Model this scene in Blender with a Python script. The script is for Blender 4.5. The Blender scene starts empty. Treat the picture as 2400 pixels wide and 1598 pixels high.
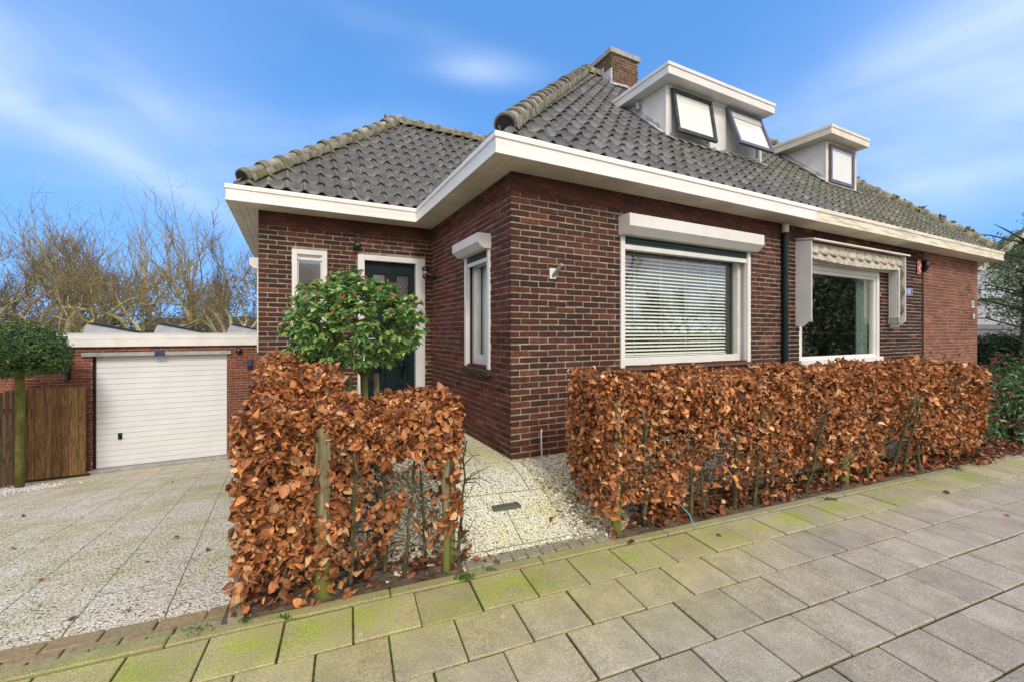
import bpy, bmesh, math, random
import numpy as np
from mathutils import Vector, Matrix
random.seed(7); rng = np.random.default_rng(7)
sc = bpy.context.scene
rad = math.radians
# ------------------------------------------------------------------ camera
CAMH = 1.13552
cam = bpy.data.cameras.new("Camera"); camo = bpy.data.objects.new("Camera", cam)
sc.collection.objects.link(camo); sc.camera = camo
camo.location = (0, 0, CAMH); camo.rotation_euler = (rad(90), 0, 0)
cam.sensor_width = 36; cam.lens = 989.957 / 2400 * 36
cam.shift_x = 0.00593; cam.shift_y = -0.00837
cam.clip_start = 0.05; cam.clip_end = 2000
# ------------------------------------------------------------------ world and sun
SUN_EL, SUN_AZ = rad(40), rad(160)          # azimuth from +Y towards +X : sun behind the camera, to the right
w = bpy.data.worlds.new("World"); sc.world = w; w.use_nodes = True
nt = w.node_tree; nt.nodes.clear()
def N(nt, t, **k):
    n = nt.nodes.new(t)
    for a, b in k.items(): setattr(n, a, b)
    return n
out = N(nt, 'ShaderNodeOutputWorld'); bg = N(nt, 'ShaderNodeBackground')
sky = N(nt, 'ShaderNodeTexSky', sky_type='NISHITA', sun_disc=False)
sky.sun_elevation = SUN_EL; sky.sun_rotation = SUN_AZ
sky.air_density = 1.0; sky.dust_density = 0.15; sky.ozone_density = 1.6
WS = 0.13
bg.inputs['Strength'].default_value = WS
tc = N(nt, 'ShaderNodeTexCoord')
def cloudblob(dirv, rx, rz, tilt):
    # soft elongated patch of thin cirrus around a sky direction
    d = Vector(dirv).normalized(); right = Vector((d.y, -d.x, 0)).normalized(); up = right.cross(d)
    r2 = right*math.cos(tilt)+up*math.sin(tilt); u2 = up*math.cos(tilt)-right*math.sin(tilt)
    def dot(v, s):
        a = N(nt, 'ShaderNodeVectorMath', operation='DOT_PRODUCT'); nt.links.new(tc.outputs['Generated'], a.inputs[0]); a.inputs[1].default_value = v
        m = N(nt, 'ShaderNodeMath', operation='DIVIDE'); nt.links.new(a.outputs['Value'], m.inputs[0]); m.inputs[1].default_value = s
        q = N(nt, 'ShaderNodeMath', operation='POWER'); nt.links.new(m.outputs[0], q.inputs[0]); q.inputs[1].default_value = 2
        return q.outputs[0]
    def dotf(v):
        a = N(nt, 'ShaderNodeVectorMath', operation='DOT_PRODUCT'); nt.links.new(tc.outputs['Generated'], a.inputs[0]); a.inputs[1].default_value = v
        m = N(nt, 'ShaderNodeMath', operation='GREATER_THAN'); nt.links.new(a.outputs['Value'], m.inputs[0]); m.inputs[1].default_value = 0; return m.outputs[0]
    s = N(nt, 'ShaderNodeMath', operation='ADD'); nt.links.new(dot(r2, rx), s.inputs[0]); nt.links.new(dot(u2, rz), s.inputs[1])
    e = N(nt, 'ShaderNodeMath', operation='MULTIPLY'); nt.links.new(s.outputs[0], e.inputs[0]); e.inputs[1].default_value = -1
    x = N(nt, 'ShaderNodeMath', operation='EXPONENT'); nt.links.new(e.outputs[0], x.inputs[0])
    f = N(nt, 'ShaderNodeMath', operation='MULTIPLY'); nt.links.new(x.outputs[0], f.inputs[0]); nt.links.new(dotf(d), f.inputs[1])
    return f.outputs[0]
def pxd(x, y): return ((x-1185.8)/990, 1, (778.9-y)/990)
blobs = [(pxd(190, 215), .30, .085, -.15, 1.0), (pxd(60, 150), .36, .24, .2, .32), (pxd(1125, 165), .10, .026, -.05, 1.1), (pxd(250, 360), .34, .028, -.38, .7),
         (pxd(860, 300), .15, .035, .12, .55), (pxd(2350, 130), .30, .13, .35, .9), (pxd(2000, 215), .36, .06, .22, .4), (pxd(2380, 260), .45, .045, .2, .6), (pxd(2330, 400), .30, .05, .05, .75),
         (pxd(1000, 85), .18, .025, -.15, .3), (pxd(560, 440), .6, .06, -.1, .35), (pxd(2200, 470), .5, .06, .1, .4), (pxd(2300, -60), .4, .15, .5, .15)]
acc = None
for d, rx, rz, tl, k in blobs:
    o = cloudblob(d, rx, rz, tl)
    m = N(nt, 'ShaderNodeMath', operation='MULTIPLY'); nt.links.new(o, m.inputs[0]); m.inputs[1].default_value = k
    if acc is None: acc = m.outputs[0]
    else:
        a = N(nt, 'ShaderNodeMath', operation='ADD'); nt.links.new(acc, a.inputs[0]); nt.links.new(m.outputs[0], a.inputs[1]); acc = a.outputs[0]
mp = N(nt, 'ShaderNodeMapping'); mp.inputs['Scale'].default_value = (2.4, 2.4, 5.0); mp.inputs['Rotation'].default_value = (0.12, 0.22, 0)
nt.links.new(tc.outputs['Generated'], mp.inputs[0])
nz = N(nt, 'ShaderNodeTexNoise'); nz.inputs['Scale'].default_value = 1.6; nz.inputs['Detail'].default_value = 5; nz.inputs['Roughness'].default_value = .5; nz.inputs['Distortion'].default_value = .6
nt.links.new(mp.outputs[0], nz.inputs[0])
mr = N(nt, 'ShaderNodeMapRange'); nt.links.new(nz.outputs[0], mr.inputs[0]); mr.inputs[1].default_value = .3; mr.inputs[2].default_value = .72; mr.inputs[3].default_value = .35; mr.inputs[4].default_value = 1.15
m2 = N(nt, 'ShaderNodeMath', operation='MULTIPLY'); nt.links.new(acc, m2.inputs[0]); nt.links.new(mr.outputs[0], m2.inputs[1])
m3 = N(nt, 'ShaderNodeMath', operation='MULTIPLY', use_clamp=True); nt.links.new(m2.outputs[0], m3.inputs[0]); m3.inputs[1].default_value = .42
mixc = N(nt, 'ShaderNodeMixRGB'); nt.links.new(m3.outputs[0], mixc.inputs[0])
hs = N(nt, 'ShaderNodeHueSaturation'); hs.inputs['Saturation'].default_value = 1.24; hs.inputs['Value'].default_value = 2.05
lift = N(nt, 'ShaderNodeVectorMath', operation='ADD'); nt.links.new(tc.outputs['Generated'], lift.inputs[0]); lift.inputs[1].default_value = (0, 0, .42)
nrm_ = N(nt, 'ShaderNodeVectorMath', operation='NORMALIZE'); nt.links.new(lift.outputs[0], nrm_.inputs[0]); nt.links.new(nrm_.outputs[0], sky.inputs['Vector'])
nt.links.new(sky.outputs[0], hs.inputs['Color']); nt.links.new(hs.outputs[0], mixc.inputs[1]); mixc.inputs[2].default_value = (4.6, 5.4, 7.0, 1)
# added warm-white glow round the sun, unseen behind the view, as neutral fill light
vd = N(nt, 'ShaderNodeVectorMath', operation='DOT_PRODUCT'); nt.links.new(tc.outputs['Generated'], vd.inputs[0]); vd.inputs[1].default_value = Vector((.30, -1, .5)).normalized()
vm = N(nt, 'ShaderNodeMapRange', interpolation_type='SMOOTHSTEP'); nt.links.new(vd.outputs['Value'], vm.inputs[0]); vm.inputs[1].default_value = -.25; vm.inputs[2].default_value = .95; vm.inputs[3].default_value = 0; vm.inputs[4].default_value = .9
fill_glow = N(nt, 'ShaderNodeMixRGB'); nt.links.new(vm.outputs[0], fill_glow.inputs[0]); nt.links.new(mixc.outputs[0], fill_glow.inputs[1]); fill_glow.inputs[2].default_value = (10.2, 9.1, 7.7, 1)
nt.links.new(fill_glow.outputs[0], bg.inputs[0]); nt.links.new(bg.outputs[0], out.inputs[0])
sl = bpy.data.lights.new("Sun", 'SUN'); slo = bpy.data.objects.new("Sun", sl); sc.collection.objects.link(slo)
sl.energy = 1.35; sl.angle = rad(11); sl.color = (1, .92, .82)
sd = Vector((math.sin(SUN_AZ)*math.cos(SUN_EL), math.cos(SUN_AZ)*math.cos(SUN_EL), math.sin(SUN_EL)))
slo.rotation_euler = sd.to_track_quat('Z', 'Y').to_euler()
sc.view_settings.view_transform = 'Standard'; sc.view_settings.look = 'None'; sc.view_settings.gamma = 1
sc.view_settings.exposure = 0.54
sc.render.engine = 'CYCLES'
# ------------------------------------------------------------------ frames measured from the photograph
A1 = rad(63.056); S1, C1 = math.sin(A1), math.cos(A1); HX, HY = 0.04794, 3.76
HROT = math.atan2(C1, S1)
A2 = rad(69.6); S2, C2 = math.sin(A2), math.cos(A2); WX, WY = 0.5, 2.2
WROT = math.atan2(C2, S2)
V1, U1, U2, OV = 2.398, 2.084, 10.737, .293
TZ, BZ, HZ = 2.743, 2.564, 2.574
PITCH = .96
def Hh(u, v, z=0): return Vector((HX+u*S1-v*C1, HY+u*C1+v*S1, z))
def toH(x, y): dx, dy = x-HX, y-HY; return dx*S1+dy*C1, -dx*C1+dy*S1
def Ws(s, t, z=None): 
    return Vector((WX+s*S2-t*C2, WY+s*C2+t*S2, (-.222+.012*s) if z is None else z))
def toW(x, y): dx, dy = x-WX, y-WY; return dx*S2+dy*C2, -dx*C2+dy*S2
def smooth(a, b, x):
    x = min(1, max(0, (x-a)/(b-a))); return x*x*(3-2*x)
def vk(u): return -1.177-.1147*u        # the kerb line in house coordinates
def drive_z(u, v):
    v0 = vk(u)+.25; f = (v-v0)/(7.55-v0); f = min(1.03, max(0, f))
    return -.266-1.344*(f if f < .9 else .9+(f-.9)*1.0)
def garden_z(u, v):
    v0 = vk(u); zk = -.222+.012*(u*.994); f = smooth(v0, -.1, v); return zk*(1-f)+.0*f
# ------------------------------------------------------------------ helpers
def lk(o): sc.collection.objects.link(o); return o
def tag(o, label=None, cat=None, group=None, kind=None):
    if label: o['label'] = label
    if cat: o['category'] = cat
    if group: o['group'] = group
    if kind: o['kind'] = kind
    return o
def empty(name, loc=(0, 0, 0), rz=0, label=None, cat=None, group=None):
    o = bpy.data.objects.new(name, None); o.location = loc; o.rotation_euler = (0, 0, rz); o.empty_display_size = .1
    lk(o); return tag(o, label, cat, group)
class MB:
    def __init__(s): s.v = []; s.f = []; s.c = []; s.m = []
    def vert(s, p): s.v.append(tuple(p)); return len(s.v)-1
    def face(s, ids, col=(1, 1, 1), m=0): s.f.append(tuple(ids)); s.c.append(col); s.m.append(m)
    def poly(s, pts, col=(1, 1, 1), m=0): s.face([s.vert(p) for p in pts], col, m)
    def box(s, x0, x1, y0, y1, z0, z1, col=(1, 1, 1), m=0, T=None, bev=0):
        if x1 < x0: x0, x1 = x1, x0
        if y1 < y0: y0, y1 = y1, y0
        if z1 < z0: z0, z1 = z1, z0
        if bev and min(x1-x0, y1-y0, z1-z0) > 2.2*bev:
            # chamfered box: 24 verts
            b = bev; P = {}
            for ix, X in enumerate((x0, x1)):
                for iy, Y in enumerate((y0, y1)):
                    for iz, Z in enumerate((z0, z1)):
                        sx, sy, sz = 1-2*ix, 1-2*iy, 1-2*iz
                        for ax, p in (('x', (X, Y+sy*b, Z+sz*b)), ('y', (X+sx*b, Y, Z+sz*b)), ('z', (X+sx*b, Y+sy*b, Z))):
                            q = T(*p) if T else p; P[ix, iy, iz, ax] = s.vert(q)
            F = lambda *k: s.face([P[a] for a in k], col, m)
            for i in (0, 1):
                o = [(0, 0), (0, 1), (1, 1), (1, 0)]
                if i: o = o[::-1]
                F(*[(i, a, b2, 'x') for a, b2 in o]); F(*[(a, i, b2, 'y') for a, b2 in o[::-1]]); F(*[(a, b2, i, 'z') for a, b2 in o])
            for a in (0, 1):
                for b2 in (0, 1):
                    q = [(a, b2, 0, 'x'), (a, b2, 1, 'x'), (a, b2, 1, 'y'), (a, b2, 0, 'y')]; F(*(q if a != b2 else q[::-1]))
                    q = [(a, 0, b2, 'x'), (a, 1, b2, 'x'), (a, 1, b2, 'z'), (a, 0, b2, 'z')]; F(*(q if a == b2 else q[::-1]))
                    q = [(0, a, b2, 'y'), (1, a, b2, 'y'), (1, a, b2, 'z'), (0, a, b2, 'z')]; F(*(q if a != b2 else q[::-1]))
            for a in (0, 1):
                for b2 in (0, 1):
                    for c in (0, 1):
                        q = [(a, b2, c, 'x'), (a, b2, c, 'y'), (a, b2, c, 'z')]; F(*(q if (a+b2+c) % 2 else q[::-1]))
            return
        P = [(x, y, z) for x in (x0, x1) for y in (y0, y1) for z in (z0, z1)]
        if T: P = [T(*p) for p in P]
        i = [s.vert(p) for p in P]
        for q in ((0, 1, 3, 2), (4, 6, 7, 5), (0, 4, 5, 1), (2, 3, 7, 6), (0, 2, 6, 4), (1, 5, 7, 3)): s.face([i[k] for k in q], col, m)
    def tube(s, pts, rads, n=8, col=(1, 1, 1), m=0, cap=True):
        rings = []; pts = [Vector(p) for p in pts]; prev = None
        for k, p in enumerate(pts):
            d = (pts[min(k+1, len(pts)-1)]-pts[max(k-1, 0)])
            if d.length < 1e-9: d = Vector((0, 0, 1))
            d.normalize()
            if prev is None: a = d.orthogonal().normalized()
            else:
                a = prev-d*prev.dot(d)
                a = a.normalized() if a.length > 1e-6 else d.orthogonal().normalized()
            prev = a; b = d.cross(a); r = rads[k] if hasattr(rads, '__len__') else rads
            rings.append([s.vert(p+(a*math.cos(2*math.pi*j/n)+b*math.sin(2*math.pi*j/n))*r) for j in range(n)])
        for k in range(len(rings)-1):
            for j in range(n): s.face([rings[k][j], rings[k][(j+1) % n], rings[k+1][(j+1) % n], rings[k+1][j]], col, m)
        if cap: s.face(rings[0][::-1], col, m); s.face(rings[-1], col, m)
    def lathe(s, prof, n=16, T=None, col=(1, 1, 1), m=0):
        rings = []
        for r, z in prof:
            rings.append([s.vert((T or (lambda *a: a))(r*math.cos(2*math.pi*j/n), r*math.sin(2*math.pi*j/n), z)) for j in range(n)])
        for k in range(len(rings)-1):
            for j in range(n): s.face([rings[k][j], rings[k][(j+1) % n], rings[k+1][(j+1) % n], rings[k+1][j]], col, m)
        s.face(rings[0][::-1], col, m); s.face(rings[-1], col, m)
    def prism(s, pts, y0, y1, T=None, col=(1, 1, 1), m=0):     # pts (x,z) extruded along y
        T = T or (lambda x, y, z: (x, y, z)); n = len(pts)
        a = [s.vert(T(x, y0, z)) for x, z in pts]; b = [s.vert(T(x, y1, z)) for x, z in pts]
        s.face(a, col, m); s.face(b[::-1], col, m)
        for k in range(n): s.face([a[k], b[k], b[(k+1) % n], a[(k+1) % n]], col, m)
    def sweep(s, line, prof, closed=False, col=(1, 1, 1), m=0, capends=True):
        # line : plan polyline (x,y); prof : list of (outward offset, z), outward = right of travel
        n = len(line); dirs = [(Vector(line[k+1])-Vector(line[k])).normalized() for k in range(n-1)]; rows = []
        for d, z in prof:
            row = []
            for k in range(n):
                if k == 0: nn = Vector((dirs[0].y, -dirs[0].x)); p = Vector(line[0])+nn*d
                elif k == n-1: nn = Vector((dirs[-1].y, -dirs[-1].x)); p = Vector(line[-1])+nn*d
                else:
                    n1 = Vector((dirs[k-1].y, -dirs[k-1].x)); n2 = Vector((dirs[k].y, -dirs[k].x)); b = (n1+n2).normalized(); p = Vector(line[k])+b*(d/b.dot(n1))
                row.append(s.vert((p.x, p.y, z)))
            rows.append(row)
        R = len(rows)
        for i in range(R if closed else R-1):
            a, b = rows[i], rows[(i+1) % R]
            for k in range(n-1): s.face([a[k], a[k+1], b[k+1], b[k]], col, m)
        if closed and capends: s.face([r[0] for r in rows], col, m); s.face([r[-1] for r in rows][::-1], col, m)
    def build(s, name, mats, parent=None, loc=None, rz=None, smooth=False, fixn=True):
        me = bpy.data.meshes.new(name); me.from_pydata(s.v, [], s.f)
        if not isinstance(mats, (list, tuple)): mats = [mats]
        for mt in mats: me.materials.append(mt)
        if len(mats) > 1: me.polygons.foreach_set('material_index', s.m)
        ca = me.color_attributes.new('Col', 'FLOAT_COLOR', 'CORNER')
        cnt = np.array([len(f) for f in s.f]); cc = np.repeat(np.array(s.c, dtype=np.float32).reshape(-1, 3), cnt, axis=0)
        ca.data.foreach_set('color', np.concatenate([cc, np.ones((len(cc), 1), np.float32)], 1).ravel())
        if fixn:
            bm = bmesh.new(); bm.from_mesh(me); bmesh.ops.recalc_face_normals(bm, faces=bm.faces); bm.to_mesh(me); bm.free()
        if smooth: me.polygons.foreach_set('use_smooth', [True]*len(me.polygons))
        me.update()
        o = bpy.data.objects.new(name, me); lk(o)
        if parent: o.parent = parent
        if loc is not None: o.location = loc
        if rz is not None: o.rotation_euler = (0, 0, rz)
        return o
def fastmesh(name, V, F, cols, mat, parent=None, smooth=False):
    # V (n,3), F list of index tuples arrays (quads m,4), cols (n,3) per point
    me = bpy.data.meshes.new(name); me.vertices.add(len(V)); me.vertices.foreach_set('co', V.astype(np.float32).ravel())
    k = F.shape[1]; me.loops.add(F.size); me.loops.foreach_set('vertex_index', F.astype(np.int32).ravel())
    me.polygons.add(len(F)); me.polygons.foreach_set('loop_start', np.arange(0, F.size, k, dtype=np.int32)); 
    try: me.polygons.foreach_set('loop_total', np.full(len(F), k, np.int32))
    except Exception: pass
    me.materials.append(mat)
    ca = me.color_attributes.new('Col', 'FLOAT_COLOR', 'POINT')
    ca.data.foreach_set('color', np.concatenate([cols.astype(np.float32), np.ones((len(V), 1), np.float32)], 1).ravel())
    if smooth: me.polygons.foreach_set('use_smooth', np.ones(len(F), bool))
    me.update(calc_edges=True); me.validate()
    o = bpy.data.objects.new(name, me); lk(o)
    if parent: o.parent = parent
    return o
def scatter(name, tv, tf, pos, R, scl, cols, mat, parent=None, smooth=False):
    tv = np.array(tv, float); tf = np.array(tf, int); n = len(pos)
    V = np.einsum('nij,kj->nki', R, tv)*scl[:, None, None] if scl.ndim == 1 else np.einsum('nij,nkj->nki', R, tv[None]*scl[:, None, :])
    V = V+pos[:, None, :]; F = (tf[None]+(np.arange(n)*len(tv))[:, None, None]).reshape(-1, tf.shape[1])
    C = np.repeat(cols, len(tv), axis=0)
    return fastmesh(name, V.reshape(-1, 3), F, C, mat, parent, smooth)
def rotmats(nrm, tipdir, jit):
    # leaf frames : z = normal, y = tip direction
    n = len(nrm); z = nrm+rng.normal(0, jit, (n, 3)); z /= np.linalg.norm(z, axis=1)[:, None]
    y = tipdir+rng.normal(0, jit, (n, 3)); y -= z*(y*z).sum(1)[:, None]; y /= np.linalg.norm(y, axis=1)[:, None]+1e-9
    x = np.cross(y, z); return np.stack([x, y, z], axis=2)
# ------------------------------------------------------------------ materials
MATS = {}
def mat(name, col=(.5, .5, .5), rough=.6, spec=.3, metal=0, noise=None, bump=None, attr=False, sub=None, coords='Object', var=None):
    """noise=(scale, dark colour, light colour, lo, hi); bump=(scale, strength, distance)"""
    m = bpy.data.materials.new(name); m.use_nodes = True; t = m.node_tree; b = t.nodes['Principled BSDF']
    b.inputs['Roughness'].default_value = rough; b.inputs['Metallic'].default_value = metal; b.inputs['Specular IOR Level'].default_value = spec
    tcn = N(t, 'ShaderNodeTexCoord'); src = None
    if attr:
        a = N(t, 'ShaderNodeVertexColor'); a.layer_name = 'Col'; src = a.outputs[0]
    if noise:
        sca, c1, c2, lo, hi = noise
        nn = N(t, 'ShaderNodeTexNoise'); nn.inputs['Scale'].default_value = sca; nn.inputs['Detail'].default_value = 6; nn.inputs['Roughness'].default_value = .6
        t.links.new(tcn.outputs[coords], nn.inputs[0])
        r = N(t, 'ShaderNodeValToRGB'); r.color_ramp.elements[0].position = lo; r.color_ramp.elements[1].position = hi
        r.color_ramp.elements[0].color = (*c1, 1); r.color_ramp.elements[1].color = (*c2, 1); t.links.new(nn.outputs[0], r.inputs[0])
        if src:
            mx = N(t, 'ShaderNodeMixRGB', blend_type='MULTIPLY'); mx.inputs[0].default_value = 1; t.links.new(src, mx.inputs[1]); t.links.new(r.outputs[0], mx.inputs[2]); src = mx.outputs[0]
        else: src = r.outputs[0]
    if src: t.links.new(src, b.inputs['Base Color'])
    else: b.inputs['Base Color'].default_value = (*col, 1)
    if bump:
        nb = N(t, 'ShaderNodeTexNoise'); nb.inputs['Scale'].default_value = bump[0]; nb.inputs['Detail'].default_value = 5; t.links.new(tcn.outputs[coords], nb.inputs[0])
        bp = N(t, 'ShaderNodeBump'); bp.inputs['Strength'].default_value = bump[1]; bp.inputs['Distance'].default_value = bump[2]
        t.links.new(nb.outputs[0], bp.inputs['Height']); t.links.new(bp.outputs[0], b.inputs['Normal'])
    MATS[name] = m; return m
def streaks(m, amt=.16):
    t = m.node_tree; bs = t.nodes['Principled BSDF']; lnk = bs.inputs['Base Color'].links[0].from_socket; tcn = [n for n in t.nodes if n.type == 'TEX_COORD'][0]
    mpn = N(t, 'ShaderNodeMapping'); mpn.inputs['Scale'].default_value = (16, 16, 1.3); t.links.new(tcn.outputs['Object'], mpn.inputs[0])
    nn = N(t, 'ShaderNodeTexNoise'); nn.inputs['Scale'].default_value = 1.6; nn.inputs['Detail'].default_value = 8; nn.inputs['Roughness'].default_value = .7; t.links.new(mpn.outputs[0], nn.inputs[0])
    r = N(t, 'ShaderNodeMapRange'); t.links.new(nn.outputs[0], r.inputs[0]); r.inputs[1].default_value = .5; r.inputs[2].default_value = .78; r.inputs[4].default_value = amt*2
    m2 = N(t, 'ShaderNodeMixRGB', blend_type='MULTIPLY'); t.links.new(r.outputs[0], m2.inputs[0]); t.links.new(lnk, m2.inputs[1]); m2.inputs[2].default_value = (.62, .58, .50, 1); t.links.new(m2.outputs[0], bs.inputs['Base Color'])
def gl(a, b): return (a*1., a*1., b*1.)
m_brick = mat('brick', rough=.75, spec=.25, attr=True, noise=(38, (.55, .5, .5), (1.35, 1.3, 1.25), .3, .75), bump=(90, .5, .004))
def brick_weather():
    t = m_brick.node_tree; bs = t.nodes['Principled BSDF']; lnk = bs.inputs['Base Color'].links[0].from_socket; tcn = [n for n in t.nodes if n.type == 'TEX_COORD'][0]
    nn = N(t, 'ShaderNodeTexNoise'); nn.inputs['Scale'].default_value = 1.3; nn.inputs['Detail'].default_value = 9; nn.inputs['Roughness'].default_value = .7; t.links.new(tcn.outputs['Object'], nn.inputs[0])
    r = N(t, 'ShaderNodeValToRGB'); r.color_ramp.elements[0].position = .34; r.color_ramp.elements[1].position = .66; r.color_ramp.elements[0].color = (.68, .66, .64, 1); r.color_ramp.elements[1].color = (1.22, 1.2, 1.16, 1); t.links.new(nn.outputs[0], r.inputs[0])
    mx = N(t, 'ShaderNodeMixRGB', blend_type='MULTIPLY'); mx.inputs[0].default_value = 1; t.links.new(lnk, mx.inputs[1]); t.links.new(r.outputs[0], mx.inputs[2])
    n2 = N(t, 'ShaderNodeTexNoise'); n2.inputs['Scale'].default_value = 5.5; n2.inputs['Detail'].default_value = 10; n2.inputs['Roughness'].default_value = .75; t.links.new(tcn.outputs['Object'], n2.inputs[0])
    r2 = N(t, 'ShaderNodeMapRange'); t.links.new(n2.outputs[0], r2.inputs[0]); r2.inputs[1].default_value = .66; r2.inputs[2].default_value = .80; r2.inputs[4].default_value = .6
    m2 = N(t, 'ShaderNodeMixRGB'); t.links.new(r2.outputs[0], m2.inputs[0]); t.links.new(mx.outputs[0], m2.inputs[1]); m2.inputs[2].default_value = (.30, .25, .21, 1); t.links.new(m2.outputs[0], bs.inputs['Base Color'])
brick_weather()
m_mortar = mat('mortar', noise=(14, (.17, .15, .115), (.38, .335, .26), .33, .67), rough=.95, spec=.1, bump=(120, .5, .003))
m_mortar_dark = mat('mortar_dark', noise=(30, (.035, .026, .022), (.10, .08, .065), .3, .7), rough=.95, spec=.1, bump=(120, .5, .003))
m_mortar_side = mat('mortar_side', noise=(6, (.12, .10, .085), (.31, .27, .23), .35, .65), rough=.95, spec=.1, bump=(120, .5, .003))
m_mortar_grey = mat('mortar_grey', noise=(30, (.20, .18, .16), (.30, .27, .245), .3, .7), rough=.95, spec=.1, bump=(120, .5, .003))
m_white = mat('white_paint', noise=(3.5, (.66, .65, .625), (.73, .725, .71), .35, .6), rough=.45, spec=.35, bump=(60, .08, .002))
m_cream = mat('cream_paint', noise=(2.5, (.60, .55, .45), (.78, .73, .62), .35, .65), rough=.5, spec=.3, bump=(60, .1, .002))
m_eave = mat('eave_paint', rough=.45, spec=.3, bump=(50, .08, .002))
def eave_nodes():
    t = m_eave.node_tree; b = t.nodes['Principled BSDF']; tcn = [n for n in t.nodes if n.type == 'TEX_COORD'][0]
    sx = N(t, 'ShaderNodeSeparateXYZ'); t.links.new(tcn.outputs['Object'], sx.inputs[0])
    mr = N(t, 'ShaderNodeMapRange'); t.links.new(sx.outputs[0], mr.inputs[0]); mr.inputs[1].default_value = 4.28; mr.inputs[2].default_value = 4.30
    mpn = N(t, 'ShaderNodeMapping'); mpn.inputs['Scale'].default_value = (1.2, 1.2, 14); t.links.new(tcn.outputs['Object'], mpn.inputs[0])
    nn = N(t, 'ShaderNodeTexNoise'); nn.inputs['Scale'].default_value = 2.2; nn.inputs['Detail'].default_value = 7; t.links.new(mpn.outputs[0], nn.inputs[0])
    r = N(t, 'ShaderNodeValToRGB'); r.color_ramp.elements[0].color = (.52, .46, .33, 1); r.color_ramp.elements[1].color = (.76, .72, .60, 1); r.color_ramp.elements[0].position = .36; r.color_ramp.elements[1].position = .55
    t.links.new(nn.outputs[0], r.inputs[0])
    r2 = N(t, 'ShaderNodeValToRGB'); r2.color_ramp.elements[0].color = (.71, .69, .66, 1); r2.color_ramp.elements[1].color = (.80, .79, .77, 1); r2.color_ramp.elements[0].position = .3; r2.color_ramp.elements[1].position = .5
    t.links.new(nn.outputs[0], r2.inputs[0])
    mx = N(t, 'ShaderNodeMixRGB'); t.links.new(mr.outputs[0], mx.inputs[0]); t.links.new(r2.outputs[0], mx.inputs[1]); t.links.new(r.outputs[0], mx.inputs[2]); t.links.new(mx.outputs[0], b.inputs['Base Color'])
eave_nodes(); streaks(m_eave, .10); streaks(m_white, .05); streaks(m_cream, .15)
m_tile = mat('roof_tile', rough=.5, spec=.4, attr=True, noise=(9, (.55, .55, .5), (1.3, 1.28, 1.2), .3, .72), bump=(70, .3, .004))
m_ridge = mat('ridge_tile', rough=.8, spec=.2, attr=True, noise=(16, (.58, .58, .54), (1.28, 1.26, 1.2), .32, .68), bump=(60, .5, .006))
m_moss = mat('moss', noise=(25, (.12, .12, .04), (.36, .33, .14), .3, .7), rough=1, spec=.05, bump=(80, 1, .01))
m_lead = mat('lead', noise=(8, (.3, .31, .33), (.6, .61, .63), .3, .7), rough=.5, spec=.4, bump=(20, .4, .01))
m_zinc = mat('zinc', noise=(6, (.28, .29, .28), (.42, .43, .42), .3, .7), rough=.45, spec=.4, metal=.3)
m_concrete = mat('concrete', noise=(12, (.26, .255, .24), (.42, .41, .39), .3, .7), rough=.85, spec=.2, bump=(90, .4, .003))
m_green_dark = mat('dark_green_paint', noise=(5, (.004, .012, .015), (.008, .019, .022), .3, .7), rough=.5, spec=.2)
m_green_slat = mat('green_slat', noise=(5, (.012, .04, .034), (.02, .058, .048), .3, .7), rough=.45, spec=.35)
m_black = mat('black_plastic', noise=(5, (.008, .008, .01), (.018, .018, .02), .3, .7), rough=.25, spec=.5)
m_navy = mat('navy_plastic', noise=(5, (.015, .025, .09), (.03, .045, .14), .3, .7), rough=.4, spec=.4)
m_purple = mat('blue_grey_frame', noise=(5, (.07, .075, .14), (.14, .14, .19), .3, .7), rough=.5, spec=.35)
m_greenblack = mat('worn_green_frame', noise=(14, (.02, .026, .028), (.06, .07, .07), .35, .7), rough=.55, spec=.3)
m_blind = mat('blind_fabric', noise=(3, (.72, .71, .68), (.80, .79, .76), .3, .7), rough=.9, spec=.1)
m_slat = mat('blind_slat', noise=(3, (.82, .84, .78), (.88, .89, .84), .3, .7), rough=.5, spec=.3)
m_curtain = mat('curtain', noise=(3, (.55, .62, .64), (.72, .76, .76), .3, .7), rough=.9, spec=.1)
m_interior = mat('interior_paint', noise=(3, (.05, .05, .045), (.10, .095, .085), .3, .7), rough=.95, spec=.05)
m_canvas = mat('canvas', noise=(14, (.30, .275, .22), (.56, .52, .44), .3, .62), rough=.95, spec=.05, bump=(40, .4, .004))
m_canvas_green = mat('green_canvas', noise=(14, (.11, .11, .065), (.2, .195, .125), .3, .7), rough=.95, spec=.05, bump=(40, .4, .004))
m_bark = mat('bark', rough=.9, spec=.1, attr=True, noise=(9, (.5, .5, .45), (1.4, 1.35, 1.3), .3, .7), bump=(30, .8, .01))
m_stem = mat('stem', noise=(18, (.035, .034, .02), (.13, .125, .07), .3, .7), rough=.9, spec=.1, bump=(50, .6, .005))
m_trunkgreen = mat('mossy_trunk', noise=(7, (.10, .11, .025), (.22, .21, .07), .35, .65), rough=.9, spec=.1, bump=(40, .5, .005))
m_stone = mat('pebble', rough=.6, spec=.3, attr=True)
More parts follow.
